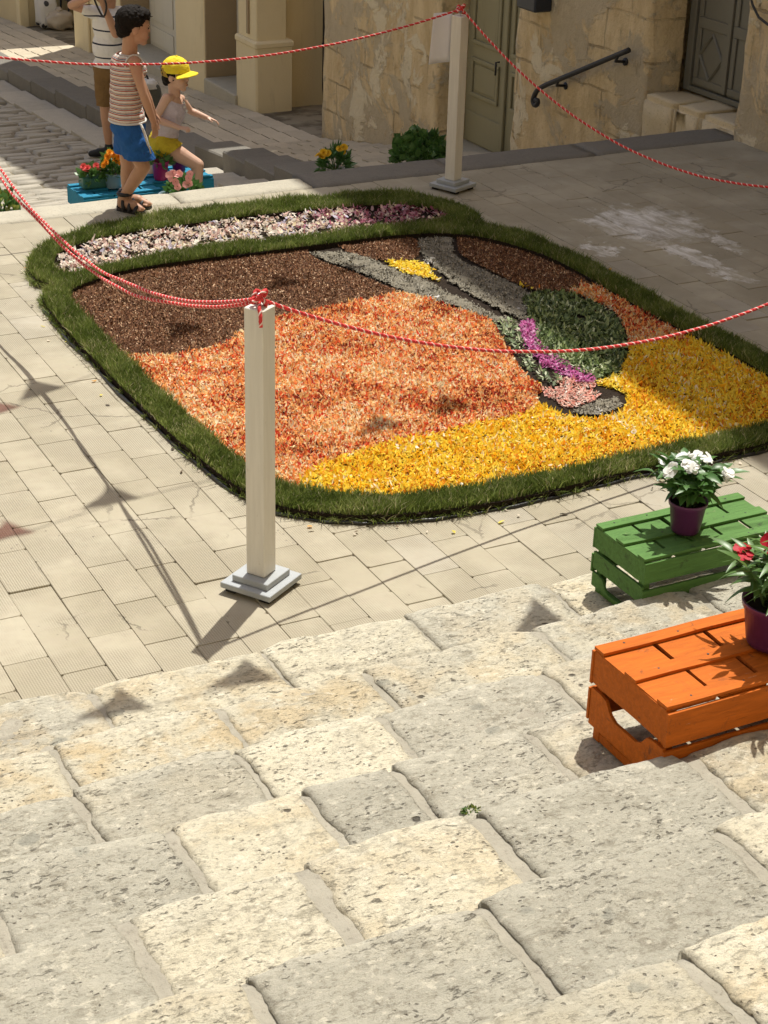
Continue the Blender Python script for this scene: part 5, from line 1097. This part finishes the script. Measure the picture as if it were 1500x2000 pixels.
def stripe_mat(name, stops, period, phase=0.0, wav=.006):
    """woven stripes round the body, by height on the garment"""
    n = Nd(name); z = n.ma('ADD', n.sep(n.loc)[2], n.ma('MULTIPLY', n.noise(n.loc, 9, 2), wav)); t = n.ma('FRACT', n.ma('ADD', n.ma('DIVIDE', z, period), phase)); r = n.node('ShaderNodeValToRGB', {'Fac': t}); e = r.color_ramp; e.interpolation = 'CONSTANT'
    while len(e.elements) < len(stops): e.elements.new(.5)
    for k, (p, c) in zip(e.elements, stops): k.position = p; k.color = (*c, 1)
    return n.done(r.outputs[0], .85, n.bump(n.noise(n.loc, 20, 3, .5, 1.0), .7, .02), .2)
M_BOYS = stripe_mat('red_striped_knit', [(0, (.72, .68, .62)), (.34, (.40, .085, .06)), (.56, (.72, .68, .62)), (.66, (.15, .14, .17)), (.82, (.72, .68, .62)), (.9, (.52, .22, .12))], .0265)
M_MANS = stripe_mat('navy_striped_jersey', [(0, (.74, .73, .72)), (.88, (.03, .035, .06))], .135, .35, .004)
def solid(name, build, vox, mat, parent, smooth=3, cuts=(), noise=0.0, nsc=20.):
    """overlapping shapes fused into one continuous skin; cuts = (point, normal): what lies on the normal's side is cut off"""
    m = MB(); build(m); me = m.mesh(name); o = bpy.data.objects.new(name, me); COL.objects.link(o)
    r = o.modifiers.new('r', 'REMESH'); r.mode = 'VOXEL'; r.voxel_size = vox
    if smooth: s = o.modifiers.new('s', 'SMOOTH'); s.factor = .5; s.iterations = smooth
    dg = bpy.context.evaluated_depsgraph_get(); dg.update(); out = bpy.data.meshes.new_from_object(o.evaluated_get(dg)); bpy.data.objects.remove(o); bpy.data.meshes.remove(me)
    out.name = name
    bm = bmesh.new(); bm.from_mesh(out)
    for (p, nn) in cuts: bmesh.ops.bisect_plane(bm, geom=list(bm.verts)+list(bm.edges)+list(bm.faces), plane_co=Vector(p), plane_no=Vector(nn), clear_outer=True)
    if noise:
        bm.normal_update()
        co = np.array([v.co for v in bm.verts]); d = noise*fbm(co[:, 0]*nsc, co[:, 1]*nsc, co[:, 2]*nsc, 3)
        for v, q in zip(bm.verts, d): v.co += v.normal*float(q)
    for f in bm.faces: f.smooth = True
    bm.to_mesh(out); bm.free(); return obj(name, out, mat, parent, world=True)
class Fr:
    """a local frame: forward, left, up at a point, scaled"""
    def __init__(s, o, fwd, up=(0, 0, 1), k=1.0):
        s.o = np.array(o, float); f = np.array(fwd, float); u = np.array(up, float); f = f/np.linalg.norm(f); l = np.cross(u, f); l /= np.linalg.norm(l); u = np.cross(f, l); s.f, s.l, s.u, s.k = f, l, u, k
        s.M = Matrix(np.stack([f, l, u], 1).tolist())
    def __call__(s, x, y, z): return s.o+s.k*(x*s.f+y*s.l+z*s.u)
    def ell(s, m, c, r, n=18, q=12): m.ell(s(*c), tuple(s.k*v for v in r), n, q, s.M)
    def cap(s, m, a, ra, b, rb, n=12): m.cap(s(*a), ra*s.k, s(*b), rb*s.k, n)
def head_shapes(m, h):
    """h: frame at the chin-to-crown base; one unit = head height; x forward"""
    h.ell(m, (-.04, 0, .62), (.43, .35, .38)); h.ell(m, (.13, 0, .52), (.27, .29, .36)); h.ell(m, (.14, 0, .24), (.25, .23, .20)); h.ell(m, (.28, 0, .10), (.10, .10, .09))
    for s in (-1, 1):
        h.ell(m, (.24, s*.15, .34), (.13, .12, .13), 12, 8); h.ell(m, (-.03, s*.335, .43), (.085, .04, .125), 12, 8); h.ell(m, (.01, s*.345, .43), (.05, .03, .09), 10, 6); h.ell(m, (.34, s*.12, .585), (.06, .11, .03), 10, 6)
    h.cap(m, (.365, 0, .53), .030, (.405, 0, .41), .046, 10); h.ell(m, (.375, 0, .395), (.05, .066, .035), 10, 6); h.ell(m, (.375, 0, .255), (.045, .085, .026), 10, 6); h.ell(m, (.368, 0, .205), (.045, .075, .03), 10, 6)
def face_parts(h, par):
    for s in (-1, 1):
        m = MB(); h.ell(m, (.352, s*.135, .495), (.035, .052, .026), 12, 8); obj('eye', m.mesh('eye', True), M_EYE, par, world=True)
        m = MB(); m.tube([h(.362, s*.07, .585), h(.375, s*.14, .605), h(.33, s*.215, .585)], [.012*h.k, .016*h.k, .008*h.k], 6); obj('eyebrow', m.mesh('eyebrow', True), M_HAIR, par, world=True)
    m = MB(); h.ell(m, (.402, 0, .245), (.025, .075, .022), 12, 6); obj('lips', m.mesh('lips', True), M_LIP, par, world=True)
def hand(m, w, fwd, up, k, curl=.5, side=1):
    """palm and five fingers from the wrist; up = back of the hand; side=+1: thumb on the frame's left"""
    h = Fr(w, fwd, up, k); h.ell(m, (.22, 0, 0), (.27, .20, .085), 14, 8); h.cap(m, (-.05, 0, 0), .13, (.15, 0, 0), .13)
    for i, (y, L) in enumerate(((.155, .40), (.055, .46), (-.05, .43), (-.145, .34))):
        p = np.array([.42, y*side*1.05, 0.]); a = .15; r = .054
        for j, f in enumerate((.45, .32, .26)):
            q = p+np.array([math.cos(a)*L*f, y*side*.22*f, -math.sin(a)*L*f]); h.cap(m, p, r, q, r*.92, 8); p = q; a += curl*(.9+.12*i); r *= .92
    p = np.array([.10, .15*side, -.02]); q = p+np.array([.17, .13*side, -.07]); h.cap(m, p, .068, q, .058, 8); h.cap(m, q, .058, q+np.array([.16, .03*side, -.05]), .046, 8)
def shoe_foot(m, ank, toe, r=.030):
    ank, toe = np.array(ank), np.array(toe); d = toe-ank; d[2] = 0; L = np.linalg.norm(d); d /= L; z = toe[2]; heel = np.array([ank[0], ank[1], 0])-d*r*.6; heel[2] = z+r*.95
    m.cap(heel, r*.92, np.array([*(ank+d*L*.55)[:2], z+r*1.0]), r*1.0); m.cap(np.array([*(ank+d*L*.5)[:2], z+r*.95]), r*1.0, toe+np.array([0, 0, r*.55]), r*.55); m.cap(ank, r*.95, heel+np.array([0, 0, r*.2]), r*.95)
    s = np.cross(d, [0, 0, 1])
    for i in range(5):
        b = toe-d*.012+s*(i-2)*r*.40+np.array([0, 0, r*.42])-d*abs(i-1.4)*.004; m.cap(b, r*.26, b+d*r*.75, r*.22, 8)

# ---- the boy: stands on the edge of the square, seen from his right side
foot = PZ(255, 409, 0.004); D0 = float((foot-CAM) @ FH)
def B(x, y, off=0.0): return PD(x, y, D0+off)
BF = RH*.94+FH*.34; BF /= np.linalg.norm(BF); BL = np.cross([0, 0, 1], BF)    # facing image-right and a little away
boy = thing('person', 'young boy in red striped tank top and blue shorts standing on the square edge', 'person', tuple(foot))
hc = Fr(B(259, 88, .0), BF*.985-np.array([0, 0, .12]), (BF[0]*.10, BF[1]*.10, 1), .206)
SH_N, SH_F = B(262, 122, -.06), B(256, 119, .12); EL_N, WR_N = B(281, 186, -.10), B(300, 238, -.09); EL_F, WR_F = B(284, 182, .17), B(300, 222, .18)
HP_N, HP_F = B(254, 262, -.035), B(250, 258, .07); KN_N, KN_F = B(280, 326, -.05), B(250, 326, .09); AN_N, AN_F = B(243, 382, -.02), B(247, 376, .09); TO_N, TO_F = PZ(276, 414, .012), PZ(290, 404, .012)
AN_N[2] = max(AN_N[2], .07)
mid = lambda a, b, t=.5: a+(b-a)*t
NECK, CHEST, BELLY, PEL = B(252, 100, .03), mid(B(246, 140, .03), B(246, 140, .03)), B(246, 200, .02), B(250, 246, .02)
def torso(m, g=0.0, pelv=True, k=.94):
    f = Fr((0, 0, 0), BF)
    def e(c, r): m.ell(c, tuple(v+g for v in r), 20, 12, f.M)
    e(mid(SH_N, SH_F)+np.array([0, 0, -.045]), (.066*k, .105*k, .07*k)); e(CHEST, (.084*k, .112*k, .11*k)); e(mid(CHEST, BELLY, .6), (.084*k, .105*k, .11*k)); e(BELLY, (.086*k, .104*k, .10*k))
    if pelv: e(PEL, (.085*k, .102*k, .085*k))
def boy_body(m):
    head_shapes(m, hc); m.cap(hc(-.08, 0, .22), .042, NECK+np.array([0, 0, -.03]), .046); torso(m); m.cap(SH_N, .038, SH_F, .038)
    for s, e, w in ((SH_N, EL_N, WR_N), (SH_F, EL_F, WR_F)): m.cap(s, .036, mid(s, e, .5), .031); m.cap(mid(s, e, .4), .031, e, .025); m.cap(e, .0255, mid(e, w, .35), .026); m.cap(mid(e, w, .3), .026, w, .0175)
    hand(m, WR_N, (B(306, 276, -.09)-WR_N), -BL*.8+BF*.5, .115, .35, 1); hand(m, WR_F, (B(306, 258, .18)-WR_F), BL*.8+BF*.4, .115, .35, -1)
    for h, k, a, t in ((HP_N, KN_N, AN_N, TO_N), (HP_F, KN_F, AN_F, TO_F)): m.cap(h, .066, mid(h, k, .55), .053); m.cap(mid(h, k, .5), .053, k, .041); m.cap(k, .041, mid(k, a, .35), .041); m.cap(mid(k, a, .3), .042, a, .027); shoe_foot(m, a, t, .031)
obj_b = solid('body', boy_body, .0045, M_SKIN, boy, 3); face_parts(hc, boy)
def boy_hair(m):
    hc.ell(m, (-.10, 0, .67), (.44, .395, .385)); hc.ell(m, (-.27, 0, .46), (.24, .33, .28)); hc.ell(m, (.12, 0, .86), (.30, .32, .16)); hc.ell(m, (.30, 0, .79), (.11, .26, .11)); hc.ell(m, (-.34, 0, .30), (.12, .22, .14))
    for i in range(150):
        a, b = rng.uniform(0, 2*PI), rng.uniform(.1, 1.35); d = np.array([math.cos(a)*math.sin(b), math.sin(a)*math.sin(b), math.cos(b)]); p = np.array([-.06, 0, .66])+d*np.array([.44, .385, .38])
        if p[0] > .32 and p[2] < .8: continue
        hc.cap(m, p*.96, .034, p+np.array([.10*rng.uniform(.4, 1.3), .07*math.sin(i), .02-.10*math.sin(b)*rng.random()]), .014, 6)
solid('hair', boy_hair, .0032, M_HAIR, boy, 1, noise=.003, nsc=60.)
hemz = B(246, 236)[2]
def boy_shirt(m): torso(m, .012); m.cap(SH_N+BL*.035, .045, SH_F-BL*.035, .045); m.cap(NECK+[0, 0, -.05], .062, NECK+[0, 0, -.02], .052); f = Fr((0, 0, 0), BF); m.ell(mid(BELLY, PEL, .6), (.103, .122, .10), 20, 12, f.M); m.ell(PEL, (.105, .124, .06), 20, 12, f.M)
solid('tank_top', boy_shirt, .006, M_BOYS, boy, 4, ((np.array([0, 0, hemz]), (0, 0, -1)), (NECK+[0, 0, -.012], np.array([-.05, 0, 1]))), .007, 13.)
def ring(name, c, ax, fw, r1, r2, th, mat, par):
    ax = np.array(ax)/np.linalg.norm(ax); u = np.array(fw)-ax*(ax @ np.array(fw)); u /= np.linalg.norm(u); w = np.cross(ax, u); m = MB(); pts = [c+u*r1*math.cos(a)+w*r2*math.sin(a) for a in np.linspace(0, 2*PI, 33)]; m.tube(pts, th, 6, False); return obj(name, m.mesh(name, True), mat, par, world=True)
ring('hem_trim', np.array([*mid(BELLY, PEL, .75)[:2], hemz+.003]), (0, 0, 1), BF, .103, .121, .006, M_TRIM, boy); ring('armhole_trim', SH_N+BL*.004+np.array([0, 0, -.022]), BL, (0, 0, 1), .062, .050, .0048, M_TRIM, boy); ring('neck_trim', NECK+[0, 0, -.015], (0, 0, 1), BF, .051, .053, .005, M_TRIM, boy)
def boy_shorts(m):
    f = Fr((0, 0, 0), BF); m.ell(PEL+[0, 0, .005], (.101, .118, .085), 20, 12, f.M); m.ell(mid(PEL, BELLY, .35), (.094, .112, .06), 20, 12, f.M)
    for h, k in ((HP_N, KN_N), (HP_F, KN_F)): m.cap(h+[0, 0, -.01], .080, mid(h, k, .52), .082); m.cap(mid(h, k, .5), .082, mid(h, k, .86), .085)
sc_n = mid(HP_N, KN_N, .66); sc_n[2] = B(262, 304)[2]
solid('shorts', boy_shorts, .006, M_BLUE, boy, 4, ((sc_n, (.0, 0, -1)),), .010, 13.)
m = MB(); sp = [B(x, y, -.075) for x, y in ((275, 243), (281, 257), (288, 279), (294, 300))]; m.tube([p for p in sp], [.007, .008, .008, .007], 6); obj('side_stripe', m.mesh('side_stripe', True), M_TRIM, boy, world=True)
def sandal(a, t, par):
    a, t = np.array(a), np.array(t); d = t-a; d[2] = 0; L = np.linalg.norm(d); d /= L; s = np.cross([0, 0, 1], d); z0 = t[2]-.012; sd_ = thing('sandal', loc=tuple(np.array([a[0], a[1], z0])-wmat(par).translation), parent=par)
    pts = [(-.045, .026), (-.02, .031), (.04, .030), (.09, .037), (.125, .034), (.145, .018)]; k = (L+.035)/.165; poly = [(x*k, y) for x, y in pts]+[(x*k, -y) for x, y in pts[::-1]]; n = len(poly)
    V = [np.array([*(a+d*x+s*y)[:2], z0+zz]) for zz in (0, .017) for x, y in poly]; m = MB(); m.add(V, [tuple(range(n))[::-1], tuple(range(n, 2*n))]+[(i, (i+1) % n, n+(i+1) % n, n+i) for i in range(n)]); obj('sole', m.mesh('sole'), M_SAND_, sd_, world=True)
    for (x, h, w, lean) in ((.105*k, .030, .040, .0), (.065*k, .046, .039, .012), (.02*k, .062, .036, .02)):
        m = MB(); m.tube([np.array([*(a+d*(x-lean*math.sin(q))+s*w*math.cos(q))[:2], z0+.012+h*math.sin(q)]) for q in np.linspace(0, PI, 11)], .0115, 6); obj('strap', m.mesh('strap', True), M_SAND_, sd_, world=True)
    m = MB(); c = a+np.array([0, 0, .012]); m.tube([c+d*.036*math.cos(q)+s*.034*math.sin(q) for q in np.linspace(0, 2*PI, 21)], .0115, 6, False); obj('ankle_strap', m.mesh('ankle_strap', True), M_SAND_, sd_, world=True)
    m = MB(); m.tube([c-d*.032, np.array([*(a-d*.045)[:2], z0+.015])], .011, 6); obj('heel_strap', m.mesh('heel_strap', True), M_SAND_, sd_, world=True)
sandal(AN_N, TO_N, boy); sandal(AN_F, TO_F, boy)

# ---- the girl: runs along the street just below the ledge
G_D = float((np.array([3.98, 10.22, 0])-CAM) @ FH)
def Gp(x, y, off=0.0): return PD(x, y, G_D+off)
GFd = RH*.93-FH*.30; GFd /= np.linalg.norm(GFd); GL = np.cross([0, 0, 1], GFd)
gfoot = Gp(383, 428); gfoot[2] = zs(gfoot[1])+.015
girl = thing('person', 'small girl in yellow cap, lilac top and yellow shorts running behind the ledge', 'person', tuple(gfoot))
gh = Fr(Gp(342, 176), GFd*.97-np.array([0, 0, .10]), GFd*.18+np.array([0, 0, 1]), .196)
S_N, S_F = Gp(325, 192, -.09), Gp(353, 194, .09); E_N, W_N = Gp(303, 232, -.11), Gp(349, 249, -.13); E_F, W_F = Gp(372, 217, .12), Gp(404, 230, .10)
H_N, H_F = Gp(316, 282, -.055), Gp(322, 280, .055); K_F, A_F = Gp(300, 338, .04), Gp(274, 366, .05); K_N, A_N = Gp(386, 322, -.07), Gp(381, 402, -.05)
A_N[2] = max(A_N[2], gfoot[2]+.055); T_N = A_N+GFd*.10; T_N[2] = gfoot[2]; T_F = A_F-np.array([0, 0, .09])+GFd*.03
gN, gC, gB_, gP = Gp(341, 184), Gp(338, 212), Gp(328, 244), Gp(318, 272)
def gtorso(m, g=0.0, pelv=True):
    f = Fr((0, 0, 0), GFd, mid(gC, gP, 0)-gP)
    def e(c, r): m.ell(c, tuple(v+g for v in r), 18, 10, f.M)
    e(mid(S_N, S_F)+np.array([0, 0, -.03]), (.055, .09, .055)); e(gC, (.070, .092, .075)); e(mid(gC, gB_), (.069, .088, .075)); e(gB_, (.072, .088, .075))
    if pelv: e(gP, (.078, .095, .075))
def girl_body(m):
    head_shapes(m, gh); m.cap(gh(-.08, 0, .22), .035, gN, .038); gtorso(m); m.cap(S_N, .03, S_F, .03)
    for s, e, w in ((S_N, E_N, W_N), (S_F, E_F, W_F)): m.cap(s, .031, e, .0225); m.cap(e, .023, mid(e, w, .35), .0235); m.cap(mid(e, w, .3), .0235, w, .0165)
    hand(m, W_N, Gp(366, 251, -.15)-W_N, np.array([0, 0, 1.])-.3*GL, .098, .75, 1); hand(m, W_F, Gp(424, 236, .10)-W_F, np.array([.0, 0, 1])+.2*GL, .105, .4, -1)
    for h, k, a, t in ((H_N, K_N, A_N, T_N), (H_F, K_F, A_F, T_F)): m.cap(h, .062, mid(h, k, .55), .052); m.cap(mid(h, k, .5), .052, k, .040); m.cap(k, .040, mid(k, a, .35), .039); m.cap(mid(k, a, .3), .039, a, .025); shoe_foot(m, a, t, .028)
solid('body', girl_body, .0042, M_SKIN2, girl, 3); face_parts(gh, girl)
def g_hair(m): gh.ell(m, (-.10, 0, .62), (.42, .385, .37)); gh.ell(m, (-.24, 0, .38), (.22, .32, .22)); gh.ell(m, (-.30, 0, .22), (.13, .2, .13))
solid('hair', g_hair, .0045, M_HAIR, girl, 1, ((gh(.13, 0, 0), gh.f), (gh(0, 0, .80), gh.u)), .004, 40.)
gc_ = thing('cap', loc=tuple(gh(0, 0, .7)-wmat(girl).translation), parent=girl)
def cdome(m): gh.ell(m, (-.03, 0, .64), (.475, .425, .45))
solid('crown', cdome, .005, M_YCAP, gc_, 2, ((gh(0, 0, .60), -gh.u+gh.f*.10),), .002, 18.)
def cback(m): gh.ell(m, (-.05, 0, .61), (.472, .42, .40))
solid('back_panel', cback, .006, M_CAPB, gc_, 2, ((gh(-.18, 0, .6), gh.f+gh.u*.55), (gh(0, 0, .45), -gh.u)), .002, 18.)
V, F = [], []
for j in range(7):
    for i in range(13):
        a = (i-6)/6*1.15; r = .40+.30*j/6; V.append(gh(-.02+r*math.cos(a)*(1.03 if j else 1), r*math.sin(a)*.93, .655-.04*(j/6)**2-.11*(abs(a)/1.15)**2))
F = [(j*13+i, j*13+i+1, j*13+i+14, j*13+i+13) for j in range(6) for i in range(12)]; me = mk('brim', V, F, True); bm = bmesh.new(); bm.from_mesh(me); bmesh.ops.solidify(bm, geom=list(bm.faces), thickness=.004); bm.to_mesh(me); bm.free(); obj('brim', me, M_YCAP, gc_, world=True)
m = MB(); gh.ell(m, (-.03, 0, 1.085), (.04, .04, .03), 10, 6); obj('button', m.mesh('button', True), M_YCAP, gc_, world=True)
gax = mid(gC, gP, 0)-gP; gax /= np.linalg.norm(gax)
def g_top(m): gtorso(m, .009); m.cap(S_N+GL*.028, .036, S_F-GL*.028, .036); f = Fr((0, 0, 0), GFd, gax); m.ell(mid(gB_, gP, .6), (.086, .10, .07), 18, 10, f.M)
solid('tank_top', g_top, .005, M_LILAC, girl, 4, ((mid(gB_, gP, .62), -gax), (gN+np.array([0, 0, -.020]), gax+GFd*.25)), .007, 15.)
m = MB()
for i in range(5): p = Gp(358+3*math.sin(i*2), 184+i*8, -.02)+GFd*.012; m.ell(p, (.010, .012, .008), 8, 6)
tag(obj('lace_trim', m.mesh('lace_trim', True), M_TRIM, girl, world=True), kind='stuff')
def g_sh(m):
    f = Fr((0, 0, 0), GFd, gax); m.ell(gP, (.092, .108, .08), 18, 10, f.M); m.ell(mid(gP, gB_, .4), (.083, .098, .06), 18, 10, f.M)
    for h, k in ((H_N, K_N), (H_F, K_F)): m.cap(h, .073, mid(h, k, .40), .070)
solid('shorts', g_sh, .005, M_YELS, girl, 4, ((mid(H_N, K_N, .30)+GFd*0, (K_N-H_N)/np.linalg.norm(K_N-H_N)*.8+np.array([0, 0, -.6])),), .009, 15.)
for a, t in ((A_N, T_N), (A_F, T_F)): sandal(a, np.array(t)+np.array([0, 0, .012]), girl)

# ---- the man with a camera, down the street behind the boy
mf = np.array([5.62, 17.0, 0]); mf[2] = zs(17.0)+.01; M_D = float((mf-CAM) @ FH)
def Mp(x, y, off=0.0): return PD(x, y, M_D+off)
MFd = -RH*.62-FH*.78; MFd /= np.linalg.norm(MFd); ML = np.cross([0, 0, 1], MFd)
man = thing('person', 'man in navy striped shirt and ochre shorts photographing with raised arms in the street', 'person', tuple(mf))
mh = Fr(Mp(213, 12), MFd, (0, 0, 1), .235)
s1, s2 = Mp(190, 26, -.02), Mp(234, 24, .06); e1, w1 = Mp(140, 10, -.10), Mp(178, -6, -.28); e2, w2 = Mp(226, 66, -.16), Mp(200, 6, -.30)
mP, mB, mC = Mp(211, 132), Mp(211, 92), Mp(212, 52); h1, h2 = Mp(203, 140, -.02), Mp(221, 140, .03); k1, k2 = Mp(206, 205, -.05), Mp(232, 205, .04); a1_, a2_ = Mp(212, 278), Mp(240, 280, .05)
a1_[2] = max(a1_[2], zs(a1_[1])+.09); a2_[2] = max(a2_[2], zs(a2_[1])+.09)
def t_of(a): t = a-RH*.17-FH*.05; t[2] = zs(t[1])+.012; return t
def mtorso(m, g=0.0):
    f = Fr((0, 0, 0), MFd); e = lambda c, r: m.ell(c, tuple(v+g for v in r), 18, 12, f.M); e(mid(s1, s2)+np.array([0, 0, -.07]), (.10, .165, .10)); e(mC, (.12, .165, .17)); e(mB, (.125, .155, .16)); e(mP, (.12, .155, .12))
def man_body(m):
    head_shapes(m, mh); m.cap(mh(-.08, 0, .2), .058, mid(s1, s2), .06); mtorso(m); m.cap(s1, .055, s2, .055)
    for s, e, w in ((s1, e1, w1), (s2, e2, w2)): m.cap(s, .052, e, .042); m.cap(e, .043, mid(e, w, .35), .042); m.cap(mid(e, w, .3), .042, w, .028)
    hand(m, w1, Mp(192, -14, -.33)-w1, np.array([0, 0, 1.]), .18, .7, 1); hand(m, w2, Mp(197, -14, -.33)-w2, np.array([0, 0, 1.]), .18, .7, -1)
    for h, k, a in ((h1, k1, a1_), (h2, k2, a2_)): m.cap(h, .09, k, .062); m.cap(k, .060, mid(k, a, .35), .060); m.cap(mid(k, a, .3), .060, a, .038)
solid('body', man_body, .008, M_SKIN, man, 3); face_parts(mh, man)
def mhair(m): mh.ell(m, (-.09, 0, .66), (.43, .385, .38)); mh.ell(m, (-.26, 0, .44), (.2, .31, .2))
solid('hair', mhair, .008, plain('grey_brown_hair', (.07, .055, .045), .6, .3, 60), man, 1, ((mh(.26, 0, 0), mh.f),), .004, 40.)
def mshirt(m): mtorso(m, .022); m.cap(s1, .068, mid(s1, e1, .42), .066); m.cap(s2, .068, mid(s2, e2, .42), .066); m.cap(s1, .066, s2, .066)
solid('polo_shirt', mshirt, .010, M_MANS, man, 3, ((Mp(211, 128), (0, 0, -1)), (mid(s1, s2)+np.array([0, 0, .085]), (0, 0, 1))), .006, 9.)
def mshort(m):
    f = Fr((0, 0, 0), MFd); m.ell(mP+[0, 0, -.02], (.14, .172, .13), 18, 12, f.M)
    for h, k in ((h1, k1), (h2, k2)): m.cap(h, .108, mid(h, k, .95), .092)
solid('shorts', mshort, .010, M_TAN, man, 3, ((Mp(208, 203), (0, 0, -1)),), .008, 8.)
def shoe(name, a, mat, par, k=1.0):
    t = t_of(a); d = t-a; d[2] = 0; d /= np.linalg.norm(d); z = zs(a[1])+.012
    def f(m): m.cap(np.array([*(a-d*.03)[:2], z+.045]), .045, np.array([*(a+d*.10)[:2], z+.042]), .045); m.cap(np.array([*(a+d*.08)[:2], z+.04]), .046, np.array([*(a+d*.18)[:2], z+.03]), .034); m.cap(np.array([*a[:2], z+.05]), .046, np.array([*a[:2], z+.10]), .043)
    solid(name, f, .008, mat, par, 2, ((np.array([0, 0, z-.006]), (0, 0, -1)),))
shoe('shoe', a1_, M_SHOE, man); shoe('shoe', a2_, M_SHOE, man)
cpos = Mp(190, -14, -.36); cm_ = thing('camera_body', 'black photo camera held up by the man in the striped shirt', 'camera', tuple(cpos)); cf = Fr(cpos, MFd)
m = MB(); m.box(-.035, .035, -.075, .075, -.05, .05, Matrix.Translation(cpos) @ cf.M.to_4x4()); obj('housing', m.mesh('housing', bevel=.01), M_SAND_, cm_, world=True); m = MB(); m.tube([cf(.03, 0, 0), cf(.12, 0, 0)], .036, 16); obj('lens', m.mesh('lens', True), M_SAND_, cm_, world=True)
m = MB(); m.tube(spline([cf(0, .08, 0), cf(-.02, .10, -.12), cf(-.02, .05, -.22), cf(-.02, -.03, -.14), cf(0, -.08, 0)], 6, False), .010, 6); obj('strap', m.mesh('strap', True), M_SAND_, cm_, world=True)
# grey rucksack left on the sidewalk behind the children
g = at_walk(294, 236); t = thing('rucksack', 'grey and black rucksack with white pocket standing on the sidewalk between the children', 'rucksack', tuple(g)); g[2] = zp(g[1])
M_RK = plain('grey_canvas', (.115, .12, .105), .8, .2, 25, .2, bump=.5)
lump('sack', g+np.array([0, 0, .22]), (.11, .15, .225), 6.0, M_RK, t, .6, .12); lump('pocket', g+np.array([-.10, -.05, .15]), (.05, .10, .10), 2.2, plain('black_canvas', (.03, .03, .032), .8), t, .6, .1); lump('top_flap', g+np.array([-.02, -.03, .40]), (.09, .12, .06), 4.2, M_TRIM, t, .7, .2)
m = MB(); m.tube([g+np.array([-.02, -.05, .43]), g+np.array([-.03, -.02, .49]), g+np.array([-.03, .03, .49]), g+np.array([-.02, .06, .43])], .012, 6); obj('handle', m.mesh('handle', True), M_SAND_, t, world=True)
for dy in (-.07, .07): m = MB(); m.tube([g+np.array([-.10, dy, .40]), g+np.array([-.16, dy, .28]), g+np.array([-.12, dy, .06])], .014, 6); obj('shoulder_strap', m.mesh('shoulder_strap', True), M_SAND_, t, world=True)
